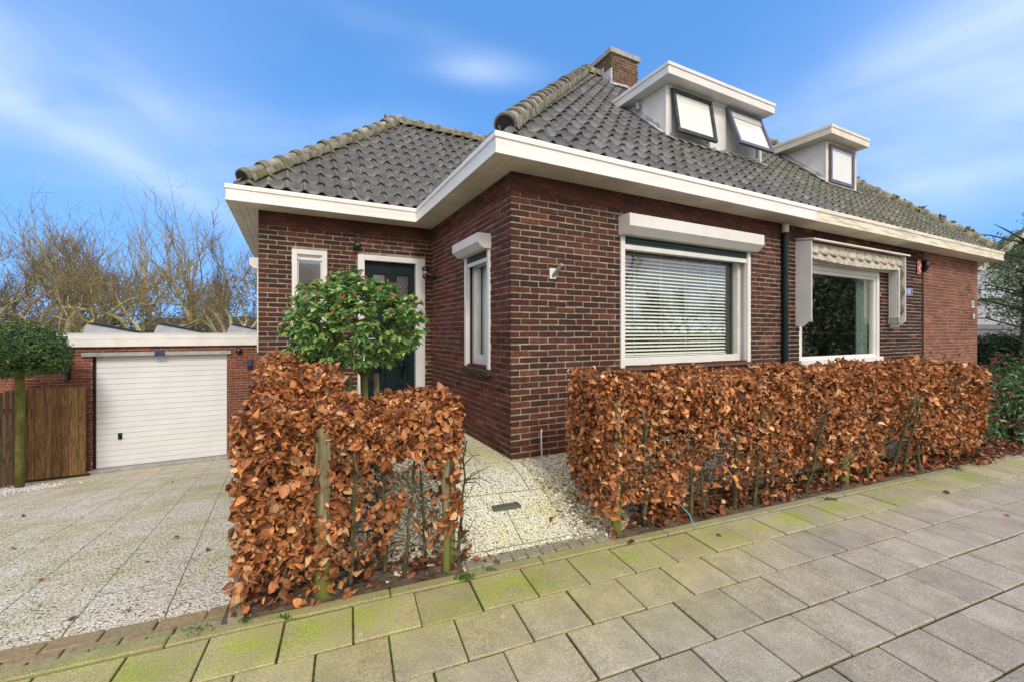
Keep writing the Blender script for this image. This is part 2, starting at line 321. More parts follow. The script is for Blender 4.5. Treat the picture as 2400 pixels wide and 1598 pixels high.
def leafmat(name, rough, spec, trans):
    m = mat(name, rough=rough, spec=spec, attr=True, noise=(60, (.7, .7, .7), (1.25, 1.25, 1.2), .3, .7)); t = m.node_tree; b = t.nodes['Principled BSDF']
    o = [n for n in t.nodes if n.type == 'OUTPUT_MATERIAL'][0]
    tr = N(t, 'ShaderNodeBsdfTranslucent'); t.links.new(b.inputs['Base Color'].links[0].from_socket, tr.inputs[0])
    mx = N(t, 'ShaderNodeMixShader'); mx.inputs[0].default_value = trans; t.links.new(b.outputs[0], mx.inputs[1]); t.links.new(tr.outputs[0], mx.inputs[2]); t.links.new(mx.outputs[0], o.inputs[0]); return m
m_beech = leafmat('beech_leaf', .45, .35, .18)
m_leaf = leafmat('green_leaf', .36, .45, .28)
m_leafdark = leafmat('dark_leaf', .4, .4, .1)
def woodmat(name, c1, c2, c3=None):
    m = mat(name, rough=.8, spec=.2); t = m.node_tree; b = t.nodes['Principled BSDF']; tcn = [n for n in t.nodes if n.type == 'TEX_COORD'][0]
    mpn = N(t, 'ShaderNodeMapping'); mpn.inputs['Scale'].default_value = (14, 14, 1.2); t.links.new(tcn.outputs['Object'], mpn.inputs[0])
    nn = N(t, 'ShaderNodeTexNoise'); nn.inputs['Scale'].default_value = 3; nn.inputs['Detail'].default_value = 8; nn.inputs['Distortion'].default_value = 1.2; t.links.new(mpn.outputs[0], nn.inputs[0])
    r = N(t, 'ShaderNodeValToRGB'); r.color_ramp.elements[0].position = .32; r.color_ramp.elements[1].position = .66; r.color_ramp.elements[0].color = (*c1, 1); r.color_ramp.elements[1].color = (*c2, 1); t.links.new(nn.outputs[0], r.inputs[0])
    a = N(t, 'ShaderNodeVertexColor'); a.layer_name = 'Col'
    mx = N(t, 'ShaderNodeMixRGB', blend_type='MULTIPLY'); mx.inputs[0].default_value = 1; t.links.new(r.outputs[0], mx.inputs[1]); t.links.new(a.outputs[0], mx.inputs[2]); src = mx.outputs[0]
    if c3:   # algae creeping up from the ground
        sx = N(t, 'ShaderNodeSeparateXYZ'); t.links.new(tcn.outputs['Object'], sx.inputs[0]); mr = N(t, 'ShaderNodeMapRange'); t.links.new(sx.outputs[2], mr.inputs[0]); mr.inputs[1].default_value = .5; mr.inputs[2].default_value = .05
        ad = N(t, 'ShaderNodeMath', operation='MULTIPLY', use_clamp=True); t.links.new(mr.outputs[0], ad.inputs[0]); t.links.new(nn.outputs[0], ad.inputs[1])
        m2 = N(t, 'ShaderNodeMath', operation='MULTIPLY', use_clamp=True); t.links.new(ad.outputs[0], m2.inputs[0]); m2.inputs[1].default_value = 2.0
        mx2 = N(t, 'ShaderNodeMixRGB'); t.links.new(m2.outputs[0], mx2.inputs[0]); t.links.new(src, mx2.inputs[1]); mx2.inputs[2].default_value = (*c3, 1); src = mx2.outputs[0]
    t.links.new(src, b.inputs['Base Color'])
    bp = N(t, 'ShaderNodeBump'); bp.inputs['Strength'].default_value = .35; bp.inputs['Distance'].default_value = .004; t.links.new(nn.outputs[0], bp.inputs['Height']); t.links.new(bp.outputs[0], b.inputs['Normal'])
    return m
m_gatewood = woodmat('gate_wood', (.095, .055, .024), (.27, .165, .08))
m_fencewood = woodmat('fence_wood', (.12, .085, .05), (.30, .22, .14))
m_postwood = woodmat('post_wood', (.10, .09, .04), (.30, .25, .15), (.13, .155, .03))
m_greyfence = woodmat('grey_fence_wood', (.22, .235, .26), (.34, .35, .38))
def glassmat(name, tint, refl, rough=.0, bumps=0):
    m = bpy.data.materials.new(name); m.use_nodes = True; t = m.node_tree; t.nodes.clear(); o = N(t, 'ShaderNodeOutputMaterial')
    tr = N(t, 'ShaderNodeBsdfTransparent'); tr.inputs[0].default_value = (*tint, 1); g = N(t, 'ShaderNodeBsdfGlossy'); g.inputs['Roughness'].default_value = rough; g.inputs[0].default_value = (1, 1, 1, 1)
    lw = N(t, 'ShaderNodeLayerWeight'); pw = N(t, 'ShaderNodeMath', operation='POWER'); t.links.new(lw.outputs['Facing'], pw.inputs[0]); pw.inputs[1].default_value = 4
    lw.inputs[0].default_value = .5
    mr = N(t, 'ShaderNodeMapRange'); t.links.new(pw.outputs[0], mr.inputs[0]); mr.inputs[3].default_value = refl; mr.inputs[4].default_value = .9
    if bumps:
        tcn = N(t, 'ShaderNodeTexCoord'); nn = N(t, 'ShaderNodeTexNoise'); nn.inputs['Scale'].default_value = bumps; t.links.new(tcn.outputs['Object'], nn.inputs[0]); bp = N(t, 'ShaderNodeBump'); bp.inputs['Strength'].default_value = .5; bp.inputs['Distance'].default_value = .003
        t.links.new(nn.outputs[0], bp.inputs['Height']); t.links.new(bp.outputs[0], g.inputs['Normal'])
    mx = N(t, 'ShaderNodeMixShader'); t.links.new(mr.outputs[0], mx.inputs[0]); t.links.new(tr.outputs[0], mx.inputs[1]); t.links.new(g.outputs[0], mx.inputs[2]); t.links.new(mx.outputs[0], o.inputs[0]); return m
m_glass = glassmat('window_glass', (.93, .97, .94), .13)
m_glass2 = glassmat('dark_window_glass', (.7, .78, .72), .36)
m_frosted = glassmat('frosted_glass', (.5, .52, .53), .16, .12, 0); m_glassd = glassmat('dormer_glass', (.97, .98, .98), .035)
m_patglass = glassmat('patterned_glass', (.25, .25, .22), .2, .25, 150)
m_lampglass = glassmat('lamp_glass', (.85, .85, .82), .15, .1)

# ground shaders -------------------------------------------------------------------
def pebbles(name, scale, ramp, gap=.35, joint=None, bump=.8, moss=None, big=None):
    m = bpy.data.materials.new(name); m.use_nodes = True; t = m.node_tree; b = t.nodes['Principled BSDF']; b.inputs['Roughness'].default_value = .75; b.inputs['Specular IOR Level'].default_value = .2
    tcn = N(t, 'ShaderNodeTexCoord')
    wn = N(t, 'ShaderNodeTexNoise'); wn.inputs['Scale'].default_value = scale*.7; t.links.new(tcn.outputs['Object'], wn.inputs[0])
    wm = N(t, 'ShaderNodeMixRGB', blend_type='LINEAR_LIGHT'); wm.inputs[0].default_value = .5/scale; t.links.new(tcn.outputs['Object'], wm.inputs[1]); t.links.new(wn.outputs['Color'], wm.inputs[2])
    v = N(t, 'ShaderNodeTexVoronoi', voronoi_dimensions='3D'); v.inputs['Scale'].default_value = scale; t.links.new(wm.outputs[0], v.inputs['Vector'])
    sep = N(t, 'ShaderNodeSeparateColor'); t.links.new(v.outputs['Color'], sep.inputs[0])
    r = N(t, 'ShaderNodeValToRGB'); els = r.color_ramp.elements; r.color_ramp.interpolation = 'LINEAR'
    for k, (p, c) in enumerate(ramp):
        e = els[k] if k < 2 else els.new(p); e.position = p; e.color = (*c, 1)
    t.links.new(sep.outputs[0], r.inputs[0])
    gr = N(t, 'ShaderNodeMapRange'); t.links.new(v.outputs['Distance'], gr.inputs[0]); gr.inputs[1].default_value = .45; gr.inputs[2].default_value = .85; gr.inputs[3].default_value = 0; gr.inputs[4].default_value = 1
    mx = N(t, 'ShaderNodeMixRGB'); t.links.new(gr.outputs[0], mx.inputs[0]); t.links.new(r.outputs[0], mx.inputs[1]); mx.inputs[2].default_value = (.10, .095, .07, 1); src = mx.outputs[0]
    # broad tonal variation : algae and dirt
    nn = N(t, 'ShaderNodeTexNoise'); nn.inputs['Scale'].default_value = 1.7; nn.inputs['Detail'].default_value = 8; nn.inputs['Roughness'].default_value = .65; t.links.new(tcn.outputs['Object'], nn.inputs[0])
    r2 = N(t, 'ShaderNodeValToRGB'); r2.color_ramp.elements[0].position = .42; r2.color_ramp.elements[1].position = .68; r2.color_ramp.elements[0].color = (1, 1, 1, 1); r2.color_ramp.elements[1].color = (*(moss or (.75, .76, .5)), 1); t.links.new(nn.outputs[0], r2.inputs[0])
    mm = N(t, 'ShaderNodeMixRGB', blend_type='MULTIPLY'); mm.inputs[0].default_value = 1; t.links.new(src, mm.inputs[1]); t.links.new(r2.outputs[0], mm.inputs[2]); src = mm.outputs[0]
    h = v.outputs['Distance']
    if joint:
        ang, wdt, hgt, jw = joint
        mpn = N(t, 'ShaderNodeMapping'); mpn.inputs['Rotation'].default_value = (0, 0, ang); t.links.new(tcn.outputs['Object'], mpn.inputs[0])
        dn = N(t, 'ShaderNodeTexNoise'); dn.inputs['Scale'].default_value = 9; t.links.new(tcn.outputs['Object'], dn.inputs[0])
        dm = N(t, 'ShaderNodeMixRGB', blend_type='LINEAR_LIGHT'); dm.inputs[0].default_value = .006; t.links.new(mpn.outputs[0], dm.inputs[1]); t.links.new(dn.outputs['Color'], dm.inputs[2])
        br = N(t, 'ShaderNodeTexBrick'); br.inputs['Scale'].default_value = 1; br.inputs['Brick Width'].default_value = wdt; br.inputs['Row Height'].default_value = hgt; br.inputs['Mortar Size'].default_value = jw; br.inputs['Mortar Smooth'].default_value = .3
        br.inputs['Color1'].default_value = (0, 0, 0, 1); br.inputs['Color2'].default_value = (0, 0, 0, 1); br.inputs['Mortar'].default_value = (1, 1, 1, 1)
        t.links.new(dm.outputs[0], br.inputs['Vector'])
        jn = N(t, 'ShaderNodeMixRGB'); t.links.new(br.outputs['Color'], jn.inputs[0]); t.links.new(src, jn.inputs[1]); jn.inputs[2].default_value = (.11, .115, .05, 1); src = jn.outputs[0]
    if big:
        vb = N(t, 'ShaderNodeTexVoronoi'); vb.inputs['Scale'].default_value = big; t.links.new(wm.outputs[0], vb.inputs['Vector']); lt = N(t, 'ShaderNodeMath', operation='LESS_THAN'); t.links.new(vb.outputs['Distance'], lt.inputs[0]); lt.inputs[1].default_value = .23
        sp = N(t, 'ShaderNodeSeparateColor'); t.links.new(vb.outputs['Color'], sp.inputs[0]); l2 = N(t, 'ShaderNodeMath', operation='LESS_THAN'); t.links.new(sp.outputs[1], l2.inputs[0]); l2.inputs[1].default_value = .55
        ml = N(t, 'ShaderNodeMath', operation='MULTIPLY'); t.links.new(lt.outputs[0], ml.inputs[0]); t.links.new(l2.outputs[0], ml.inputs[1])
        mb = N(t, 'ShaderNodeMixRGB'); t.links.new(ml.outputs[0], mb.inputs[0]); t.links.new(src, mb.inputs[1]); mb.inputs[2].default_value = (.09, .11, .09, 1); src = mb.outputs[0]
    t.links.new(src, b.inputs['Base Color'])
    bp = N(t, 'ShaderNodeBump', invert=True); bp.inputs['Strength'].default_value = bump; bp.inputs['Distance'].default_value = .5/scale; t.links.new(h, bp.inputs['Height']); t.links.new(bp.outputs[0], b.inputs['Normal'])
    return m
m_drive = pebbles('washed_gravel', 95, [(0, (.30, .26, .20)), (.10, (.70, .63, .50)), (.45, (.88, .82, .67)), (.7, (.66, .53, .34)), (.85, (.90, .88, .79)), (1, (.80, .76, .67))], joint=(-HROT-rad(93.7), .8, .385, .0035))
m_gravel = pebbles('garden_gravel', 62, [(0, (.14, .13, .12)), (.15, (.68, .63, .50)), (.45, (.82, .78, .65)), (.62, (.55, .48, .33)), (.8, (.78, .76, .70)), (1, (.33, .33, .33))], moss=(.85, .82, .6), bump=1)
m_path = pebbles('white_slab', 105, [(0, (.76, .75, .60)), (.3, (.84, .83, .70)), (.6, (.74, .70, .46)), (1, (.88, .88, .80))], joint=(-WROT+rad(1), .5, .5, .004), moss=(.88, .88, .55), big=40, bump=.6)
def soilmat():
    m = mat('soil', noise=(7, (.055, .038, .026), (.20, .155, .115), .3, .72), rough=.95, spec=.1, bump=(35, 1, .03)); return m
m_soil = soilmat()
m_grass = mat('meadow', noise=(3, (.05, .06, .02), (.12, .12, .05), .3, .7), rough=.95, spec=.05)
m_asphalt = mat('asphalt', noise=(60, (.04, .04, .04), (.07, .07, .068), .3, .7), rough=.9, spec=.2)
def slabmat():
    m = mat('concrete_slab', rough=.85, spec=.18, attr=True, bump=(160, .35, .002)); t = m.node_tree; b = t.nodes['Principled BSDF']; tcn = [n for n in t.nodes if n.type == 'TEX_COORD'][0]
    a = [n for n in t.nodes if n.type == 'VERTEX_COLOR'][0]
    # salt and pepper grain
    n1 = N(t, 'ShaderNodeTexNoise'); n1.inputs['Scale'].default_value = 170; n1.inputs['Detail'].default_value = 3; t.links.new(tcn.outputs['Object'], n1.inputs[0])
    r1 = N(t, 'ShaderNodeValToRGB'); r1.color_ramp.elements[0].position = .3; r1.color_ramp.elements[1].position = .7; r1.color_ramp.elements[0].color = (.62, .62, .62, 1); r1.color_ramp.elements[1].color = (1.35, 1.35, 1.33, 1); t.links.new(n1.outputs[0], r1.inputs[0])
    n1b = N(t, 'ShaderNodeTexNoise'); n1b.inputs['Scale'].default_value = 4; n1b.inputs['Detail'].default_value = 6; t.links.new(tcn.outputs['Object'], n1b.inputs[0])
    r1b = N(t, 'ShaderNodeValToRGB'); r1b.color_ramp.elements[0].position = .3; r1b.color_ramp.elements[1].position = .7; r1b.color_ramp.elements[0].color = (.74, .73, .70, 1); r1b.color_ramp.elements[1].color = (1.15, 1.15, 1.15, 1); n1b.inputs['Roughness'].default_value = .72; n1b.inputs['Scale'].default_value = 6; n1b.inputs['Detail'].default_value = 10; t.links.new(n1b.outputs[0], r1b.inputs[0])
    mm = N(t, 'ShaderNodeMixRGB', blend_type='MULTIPLY'); mm.inputs[0].default_value = 1; t.links.new(a.outputs[0], mm.inputs[1]); t.links.new(r1.outputs[0], mm.inputs[2])
    mm2 = N(t, 'ShaderNodeMixRGB', blend_type='MULTIPLY'); mm2.inputs[0].default_value = 1; t.links.new(mm.outputs[0], mm2.inputs[1]); t.links.new(r1b.outputs[0], mm2.inputs[2])
    # algae : strongest in the row along the beds, fading out over the next two rows, and more towards the drive
    sx = N(t, 'ShaderNodeSeparateXYZ'); t.links.new(tcn.outputs['Object'], sx.inputs[0])
    def mr(src, a0, a1, b0, b1):
        q = N(t, 'ShaderNodeMapRange', interpolation_type='SMOOTHSTEP'); t.links.new(src, q.inputs[0]); q.inputs[1].default_value = a0; q.inputs[2].default_value = a1; q.inputs[3].default_value = b0; q.inputs[4].default_value = b1; return q.outputs[0]
    def mul(x, y, cl=False):
        q = N(t, 'ShaderNodeMath', operation='MULTIPLY', use_clamp=cl); 
        for k, s_ in enumerate((x, y)):
            if isinstance(s_, (int, float)): q.inputs[k].default_value = s_
            else: t.links.new(s_, q.inputs[k])
        return q.outputs[0]
    def add(x, y, cl=False):
        q = N(t, 'ShaderNodeMath', operation='ADD', use_clamp=cl)
        for k, s_ in enumerate((x, y)):
            if isinstance(s_, (int, float)): q.inputs[k].default_value = s_
            else: t.links.new(s_, q.inputs[k])
        return q.outputs[0]
    n2 = N(t, 'ShaderNodeTexNoise'); n2.inputs['Scale'].default_value = 3.6; n2.inputs['Detail'].default_value = 10; n2.inputs['Roughness'].default_value = .72; t.links.new(tcn.outputs['Object'], n2.inputs[0])
    pat = mr(n2.outputs[0], .36, .62, 0, 1)
    # pale yellow algae over the near left part
    left = mul(mr(sx.outputs[0], .2, 1.9, 1, 0), mr(sx.outputs[1], -.75, .1, .12, 1)); left = add(left, mul(mr(sx.outputs[1], -.15, .1, 0, .55), .8)); left = mul(left, add(mul(pat, .45), .6), True)
    mx = N(t, 'ShaderNodeMixRGB'); t.links.new(mul(left, .9), mx.inputs[0]); t.links.new(mm2.outputs[0], mx.inputs[1])
    my = N(t, 'ShaderNodeMixRGB', blend_type='MULTIPLY'); my.inputs[0].default_value = 1; t.links.new(mm2.outputs[0], my.inputs[1]); my.inputs[2].default_value = (1.06, 1.07, .60, 1); t.links.new(my.outputs[0], mx.inputs[2])
    # vivid green in the first row
    n3 = N(t, 'ShaderNodeTexNoise'); n3.inputs['Scale'].default_value = 3.0; n3.inputs['Detail'].default_value = 10; n3.inputs['Roughness'].default_value = .7; t.links.new(tcn.outputs['Object'], n3.inputs[0])
    gz = mul(mul(mr(sx.outputs[1], .02, .24, 0, 1), mr(sx.outputs[1], .30, .40, 1, .30)), mr(n3.outputs[0], .44, .60, .0, 1)); gz = mul(gz, mr(sx.outputs[0], 3.2, 5.5, 1, .45))
    mg = N(t, 'ShaderNodeMixRGB'); t.links.new(mul(gz, .78), mg.inputs[0]); t.links.new(mx.outputs[0], mg.inputs[1])
    mv = N(t, 'ShaderNodeMixRGB', blend_type='MULTIPLY'); mv.inputs[0].default_value = 1; t.links.new(mm2.outputs[0], mv.inputs[1]); mv.inputs[2].default_value = (.72, .98, .16, 1); t.links.new(mv.outputs[0], mg.inputs[2])
    # dried droppings and chewing gum
    vs = N(t, 'ShaderNodeTexVoronoi'); vs.inputs['Scale'].default_value = 3.3; t.links.new(tcn.outputs['Object'], vs.inputs['Vector']); sp = N(t, 'ShaderNodeSeparateColor'); t.links.new(vs.outputs['Color'], sp.inputs[0])
    lt = N(t, 'ShaderNodeMath', operation='LESS_THAN'); t.links.new(vs.outputs['Distance'], lt.inputs[0]); lt.inputs[1].default_value = .045; l2 = N(t, 'ShaderNodeMath', operation='LESS_THAN'); t.links.new(sp.outputs[0], l2.inputs[0]); l2.inputs[1].default_value = .5
    msp = N(t, 'ShaderNodeMixRGB'); t.links.new(mul(mul(lt.outputs[0], l2.outputs[0]), .45), msp.inputs[0]); t.links.new(mg.outputs[0], msp.inputs[1]); msp.inputs[2].default_value = (.5, .5, .47, 1)
    t.links.new(msp.outputs[0], b.inputs['Base Color']); return m
m_slab = slabmat()
m_paver = mat('paver', rough=.85, spec=.2, attr=True, noise=(50, (.7, .7, .68), (1.25, 1.25, 1.2), .3, .7), bump=(120, .4, .003))
m_joint = mat('mossy_joint', noise=(22, (.035, .032, .018), (.12, .125, .03), .35, .68), rough=1, spec=.05, bump=(60, 1, .01))

# ================================================================== SETTING
def grid(name, m, x0, x1, y0, y1, nx, ny, f, kind='structure', loc=(0, 0, 0)):
    V = []; F = []
    for j in range(ny+1):
        for i in range(nx+1): V.append(f(x0+(x1-x0)*i/nx, y0+(y1-y0)*j/ny))
    for j in range(ny):
        for i in range(nx): a = j*(nx+1)+i; F.append((a, a+1, a+nx+2, a+nx+1))
    V = np.array([tuple(v) for v in V]); o = fastmesh(name, V, np.array(F), np.ones((len(V), 3)), m, smooth=True); o['kind'] = kind; return o
def land_z(x, y):
    u, v = toH(x, y)
    k = vk(u)+.3; road = -.34
    low = -1.80
    if v < k: return road
    fl = road+(low-road)*smooth(k, 6.4, v)
    fr = road+(low-road)*smooth(7.5, 16, v)
    a = smooth(9, 12, u); l = max(low-.1, drive_z(min(u, -2), v+.0)-.30)
    return l*(1-a)+(road+(low-road)*smooth(8.5, 16, v))*a
# near, fine sheet plus the coarse sheet to the horizon in one mesh
def ground():
    xs = list(np.linspace(-400, -30, 8))+list(np.linspace(-28, 40, 120))+list(np.linspace(45, 500, 8)); ys = list(np.linspace(-300, -30, 6))+list(np.linspace(-28, 40, 120))+list(np.linspace(45, 700, 8))
    V = [(x, y, land_z(x, y)) for y in ys for x in xs]; n = len(xs)
    F = [(j*n+i, j*n+i+1, (j+1)*n+i+1, (j+1)*n+i) for j in range(len(ys)-1) for i in range(n-1)]
    o = fastmesh('ground', np.array(V), np.array(F), np.ones((len(V), 3)), m_grass, smooth=True); o['kind'] = 'structure'
ground()
# driveway sheet
def fdrive(u, q):
    v0 = vk(u)+.172; v = v0+(7.72-v0)*q; return Hh(u, v, drive_z(u, v))
grid('driveway', m_drive, -9.5, -1.99, 0, 1, 30, 60, fdrive)
# garden gravel
def fgard(u, q):
    v0 = vk(u)+.02; v = v0+(2.45-v0)*q; return Hh(u, v, garden_z(u, v)-.004)
def fgard2(u, q):
    v0 = vk(u)+.02; v = v0+(.05-v0)*q; return Hh(u, v, garden_z(u, v)-.004)
grid('garden_gravel', m_gravel, -1.955, 0.02, 0, 1, 24, 40, fgard)
grid('garden_gravel', m_gravel, 0.02, 12, 0, 1, 60, 30, fgard2)
# white slab path from the pavement towards the door
def fpath(s, t):
    k = smooth(1.0, 2.2, t)
    p = Ws(s-.55*0, t, 0); u, v = toH(p.x, p.y); return Vector((p.x, p.y, garden_z(u, v)+.006))
grid('garden_path', m_path, -.6, .16, .555, 3.0, 16, 40, fpath)
def soil(name, s0, s1, t0, t1, nx=40):
    def f(s, t):
        p = Ws(s, t, 0); u, v = toH(p.x, p.y); n_ = math.sin(s*7.3)*.012+math.sin(s*17+t*9)*.01
        return Vector((p.x, p.y, garden_z(u, v)+.008+n_*.6*min(1, (t-t0)/.1)))
    return grid(name, m_soil, s0, s1, t0, t1, nx, 10, f)
def fsoilL(s, q):
    t1 = .78-.22*smooth(-1.3, -.7, s)+.02*math.sin(s*19); t = .44+(t1-.44)*q; p = Ws(s, t, 0); u, v = toH(p.x, p.y); return Vector((p.x, p.y, garden_z(u, v)+.012+.008*math.sin(s*31)*math.sin(q*9)-.02*(q > .97)))
def fsoilR(s, q):
    t1 = .80+.03*math.sin(s*5); t1 = .50+(t1-.5)*smooth(.42, .9, s); t = .44+(t1-.44)*q; p = Ws(s, t, 0); u, v = toH(p.x, p.y); return Vector((p.x, p.y, garden_z(u, v)+.012+.006*math.sin(s*31)*math.sin(q*9)-.02*(q > .97)))
grid('soil_bed', m_soil, -1.80, -.62, 0, 1, 40, 10, fsoilL); grid('soil_bed', m_soil, .42, 9, 0, 1, 100, 10, fsoilR)
# mossy bedding below the slabs
def fbed(s, t): return Ws(s, t, -.222+.012*s-.010)
grid('pavement_bedding', m_joint, -8, 16, -2.72, .455, 60, 10, fbed)
def slabs():
    b = MB(); P = .277; 
    for r in range(11):
        t1 = .372-r*P; t0 = t1-P
        off = 0 if r % 2 == 0 else .151
        s = -1.519-.302*21+off
        while s < 15:
            L = .302; jw = .0045 if r != 4 else .006
            g_ = random.gauss(1, .055); hue = random.gauss(0, .007)
            c = (.365*g_+hue*.5, .330*g_, .285*g_-hue*.4)
            dz = random.gauss(0, .0012); tx = random.gauss(0, .0025); ty = random.gauss(0, .0025); js = random.gauss(0, .0012)
            x0, x1, y0, y1 = s+jw*random.uniform(.7, 1.3)+js, s+L-jw*random.uniform(.6, 1.4)+js, t0+jw*random.uniform(.6, 1.6), t1-jw*random.uniform(.6, 1.4)
            cx_, cy_ = (x0+x1)/2, (y0+y1)/2
            def T(x, y, z): return (x, y, z+.012*x+dz+tx*(x-cx_)+ty*(y-cy_))
            if not (r == 0 and s < -7): b.box(x0, x1, y0, y1, -.05, 0, c, T=T, bev=.0035)
            s += L
    o = b.build('pavement', m_slab, loc=(WX, WY, -.222), rz=WROT); o['kind'] = 'structure'
    # narrow kerb strip between the slabs and the beds
    b = MB(); s = -8
    while s < 12:
        L = random.uniform(.75, 1.0); g_ = random.gauss(1, .05)
        w0, w1 = .380, .455+random.gauss(0, .003)
        b.box(s+.002, s+L-.002, w0, w1, -.08, .006+random.gauss(0, .002), (.30*g_, .275*g_, .225*g_), T=lambda x, y, z: (x, y, z+.012*x), bev=.006); s += L
    o = b.build('kerb_strip', m_slab, loc=(WX, WY, -.222), rz=WROT); o['kind'] = 'structure'
    # brick courses where the drive and the path meet the kerb
    b = MB(); s = -6.2; k = 0
    while s < -1.80:
        c = random.choice([(.27, .205, .12), (.25, .21, .12), (.22, .205, .11), (.30, .22, .13)]); b.box(s+.003, s+.202, .548, .637, -.09, -.012+random.gauss(0, .002), c, T=lambda x, y, z: (x, y, z+.012*x), bev=.004); 
        for q in range(2):
            c = random.choice([(.28, .27, .15), (.22, .26, .12), (.26, .245, .17)]); b.box(s+.003+q*.102, s+.099+q*.102, .460, .503, -.09, -.006+random.gauss(0, .002), c, T=lambda x, y, z: (x, y, z+.012*x), bev=.004)
        c = random.choice([(.27, .20, .12), (.25, .21, .12)]); b.box(s+.003+.1, s+.302-.002, .506, .545, -.09, -.009, c, T=lambda x, y, z: (x, y, z+.012*x), bev=.004)
        s += .205
    s = -.60
    while s < .36:
        g_ = random.gauss(1, .08); sk = random.gauss(0, .002)
        b.box(s+.003, s+.092, .462+sk, .548+sk, -.09, .008+random.gauss(0, .002), (.26*g_, .245*g_, .18*g_), T=lambda x, y, z: (x, y, z+.012*x), bev=.004); s += .096
    o = b.build('brick_edging', m_paver, loc=(WX, WY, -.222), rz=WROT); o['kind'] = 'structure'
slabs()
# sheet under the drive bricks
grid('drive_bedding', m_joint, -9.5, -1.85, .45, .70, 20, 3, lambda s, t: Ws(s, t, -.222+.012*s-.03))
# concrete edging board between drive and bed
m_edge = mat('edging_concrete', noise=(12, (.14, .13, .08), (.34, .31, .23), .3, .7), rough=.9, spec=.1, bump=(90, .4, .003))
def edging():
    b = MB(); n = 24
    for k in range(n):
        v0 = -.96+k*(3.3/n); v1 = v0+3.3/n
        for (a, c) in ((v0, v1),):
            z0, z1 = garden_z(-1.96, a)+.03, garden_z(-1.96, c)+.03; d0, d1 = drive_z(-2.02, a)-.1, drive_z(-2.02, c)-.1
            P = [(-2.015, a, d0), (-1.95, a, d0), (-1.95, a, z0), (-2.015, a, z0), (-2.015, c, d1), (-1.95, c, d1), (-1.95, c, z1), (-2.015, c, z1)]
            P = [Hh(*p) for p in P]; i = [b.vert(p) for p in P]
            for q in ((0, 1, 2, 3), (4, 5, 6, 7), (0, 3, 7, 4), (1, 2, 6, 5), (3, 2, 6, 7)): b.face([i[x] for x in q])
    o = b.build('kerb_strip', m_edge); o['kind'] = 'structure'
edging()
# road and verge behind the camera
def flat(name, m, t0, t1, z): 
    grid(name, m, -60, 60, t0, t1, 30, 2, lambda s, t: Ws(s, t, z+.012*max(-8, min(16, s))))
flat('road', m_asphalt, -8.5, -2.85, -.30); 
bk = MB(); bk.box(-60, 60, -2.85, -2.73, -.2, 0, (.3, .29, .27)); o = bk.build('kerb', m_concrete, loc=(WX, WY, -.222), rz=WROT); o['kind'] = 'structure'

# ================================================================== HOUSE
house = empty('brick_house', (HX, HY, 0), HROT, 'dark red brick bungalow with grey pantile roof, white eaves and two dormers', 'house')
def pal_front(z=0, a=0):
    k = random.random()
    if k < .46: c = (.072, .028, .021)
    elif k < .70: c = (.046, .022, .019)
    elif k < .95: c = (.098, .035, .024)
    else: c = (.15, .058, .034)
    top = smooth(2.20, 2.45, z); low = smooth(.75, .25, z)
    if max(top, low*.75) > random.random(): c = random.choice([(.115, .038, .024), (.135, .042, .026), (.085, .031, .021)])
    g_ = random.gauss(1, .12); return tuple(x*g_ for x in c)
def pal_side(z=0, a=0):  # same bricks as the front; the redder light is put into the colour
    c = random.choice([(.15, .044, .03), (.12, .038, .027), (.18, .058, .038), (.08, .032, .026), (.13, .04, .03)]); g_ = random.gauss(1, .12); return tuple(x*g_ for x in c)
def pal_new(z=0, a=0):
    c = random.choice([(.25, .098, .064), (.22, .085, .058), (.27, .112, .074), (.19, .08, .056)]); g_ = random.gauss(1, .09); return tuple(x*g_ for x in c)
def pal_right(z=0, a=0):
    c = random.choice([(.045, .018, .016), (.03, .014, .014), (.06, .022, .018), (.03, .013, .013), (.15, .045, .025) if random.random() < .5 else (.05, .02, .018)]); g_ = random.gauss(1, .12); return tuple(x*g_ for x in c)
def pal_garage(z=0, a=0):
    c = random.choice([(.22, .062, .032), (.19, .055, .03), (.25, .072, .036), (.16, .05, .03)]); g_ = random.gauss(1, .1); return tuple(x*g_ for x in c)
def cut(ivs, a, b):
    r = []
    for x, y in ivs:
        if b <= x or a >= y: r.append((x, y)); continue
        if a > x: r.append((x, a))
        if b < y: r.append((b, y))
    return r
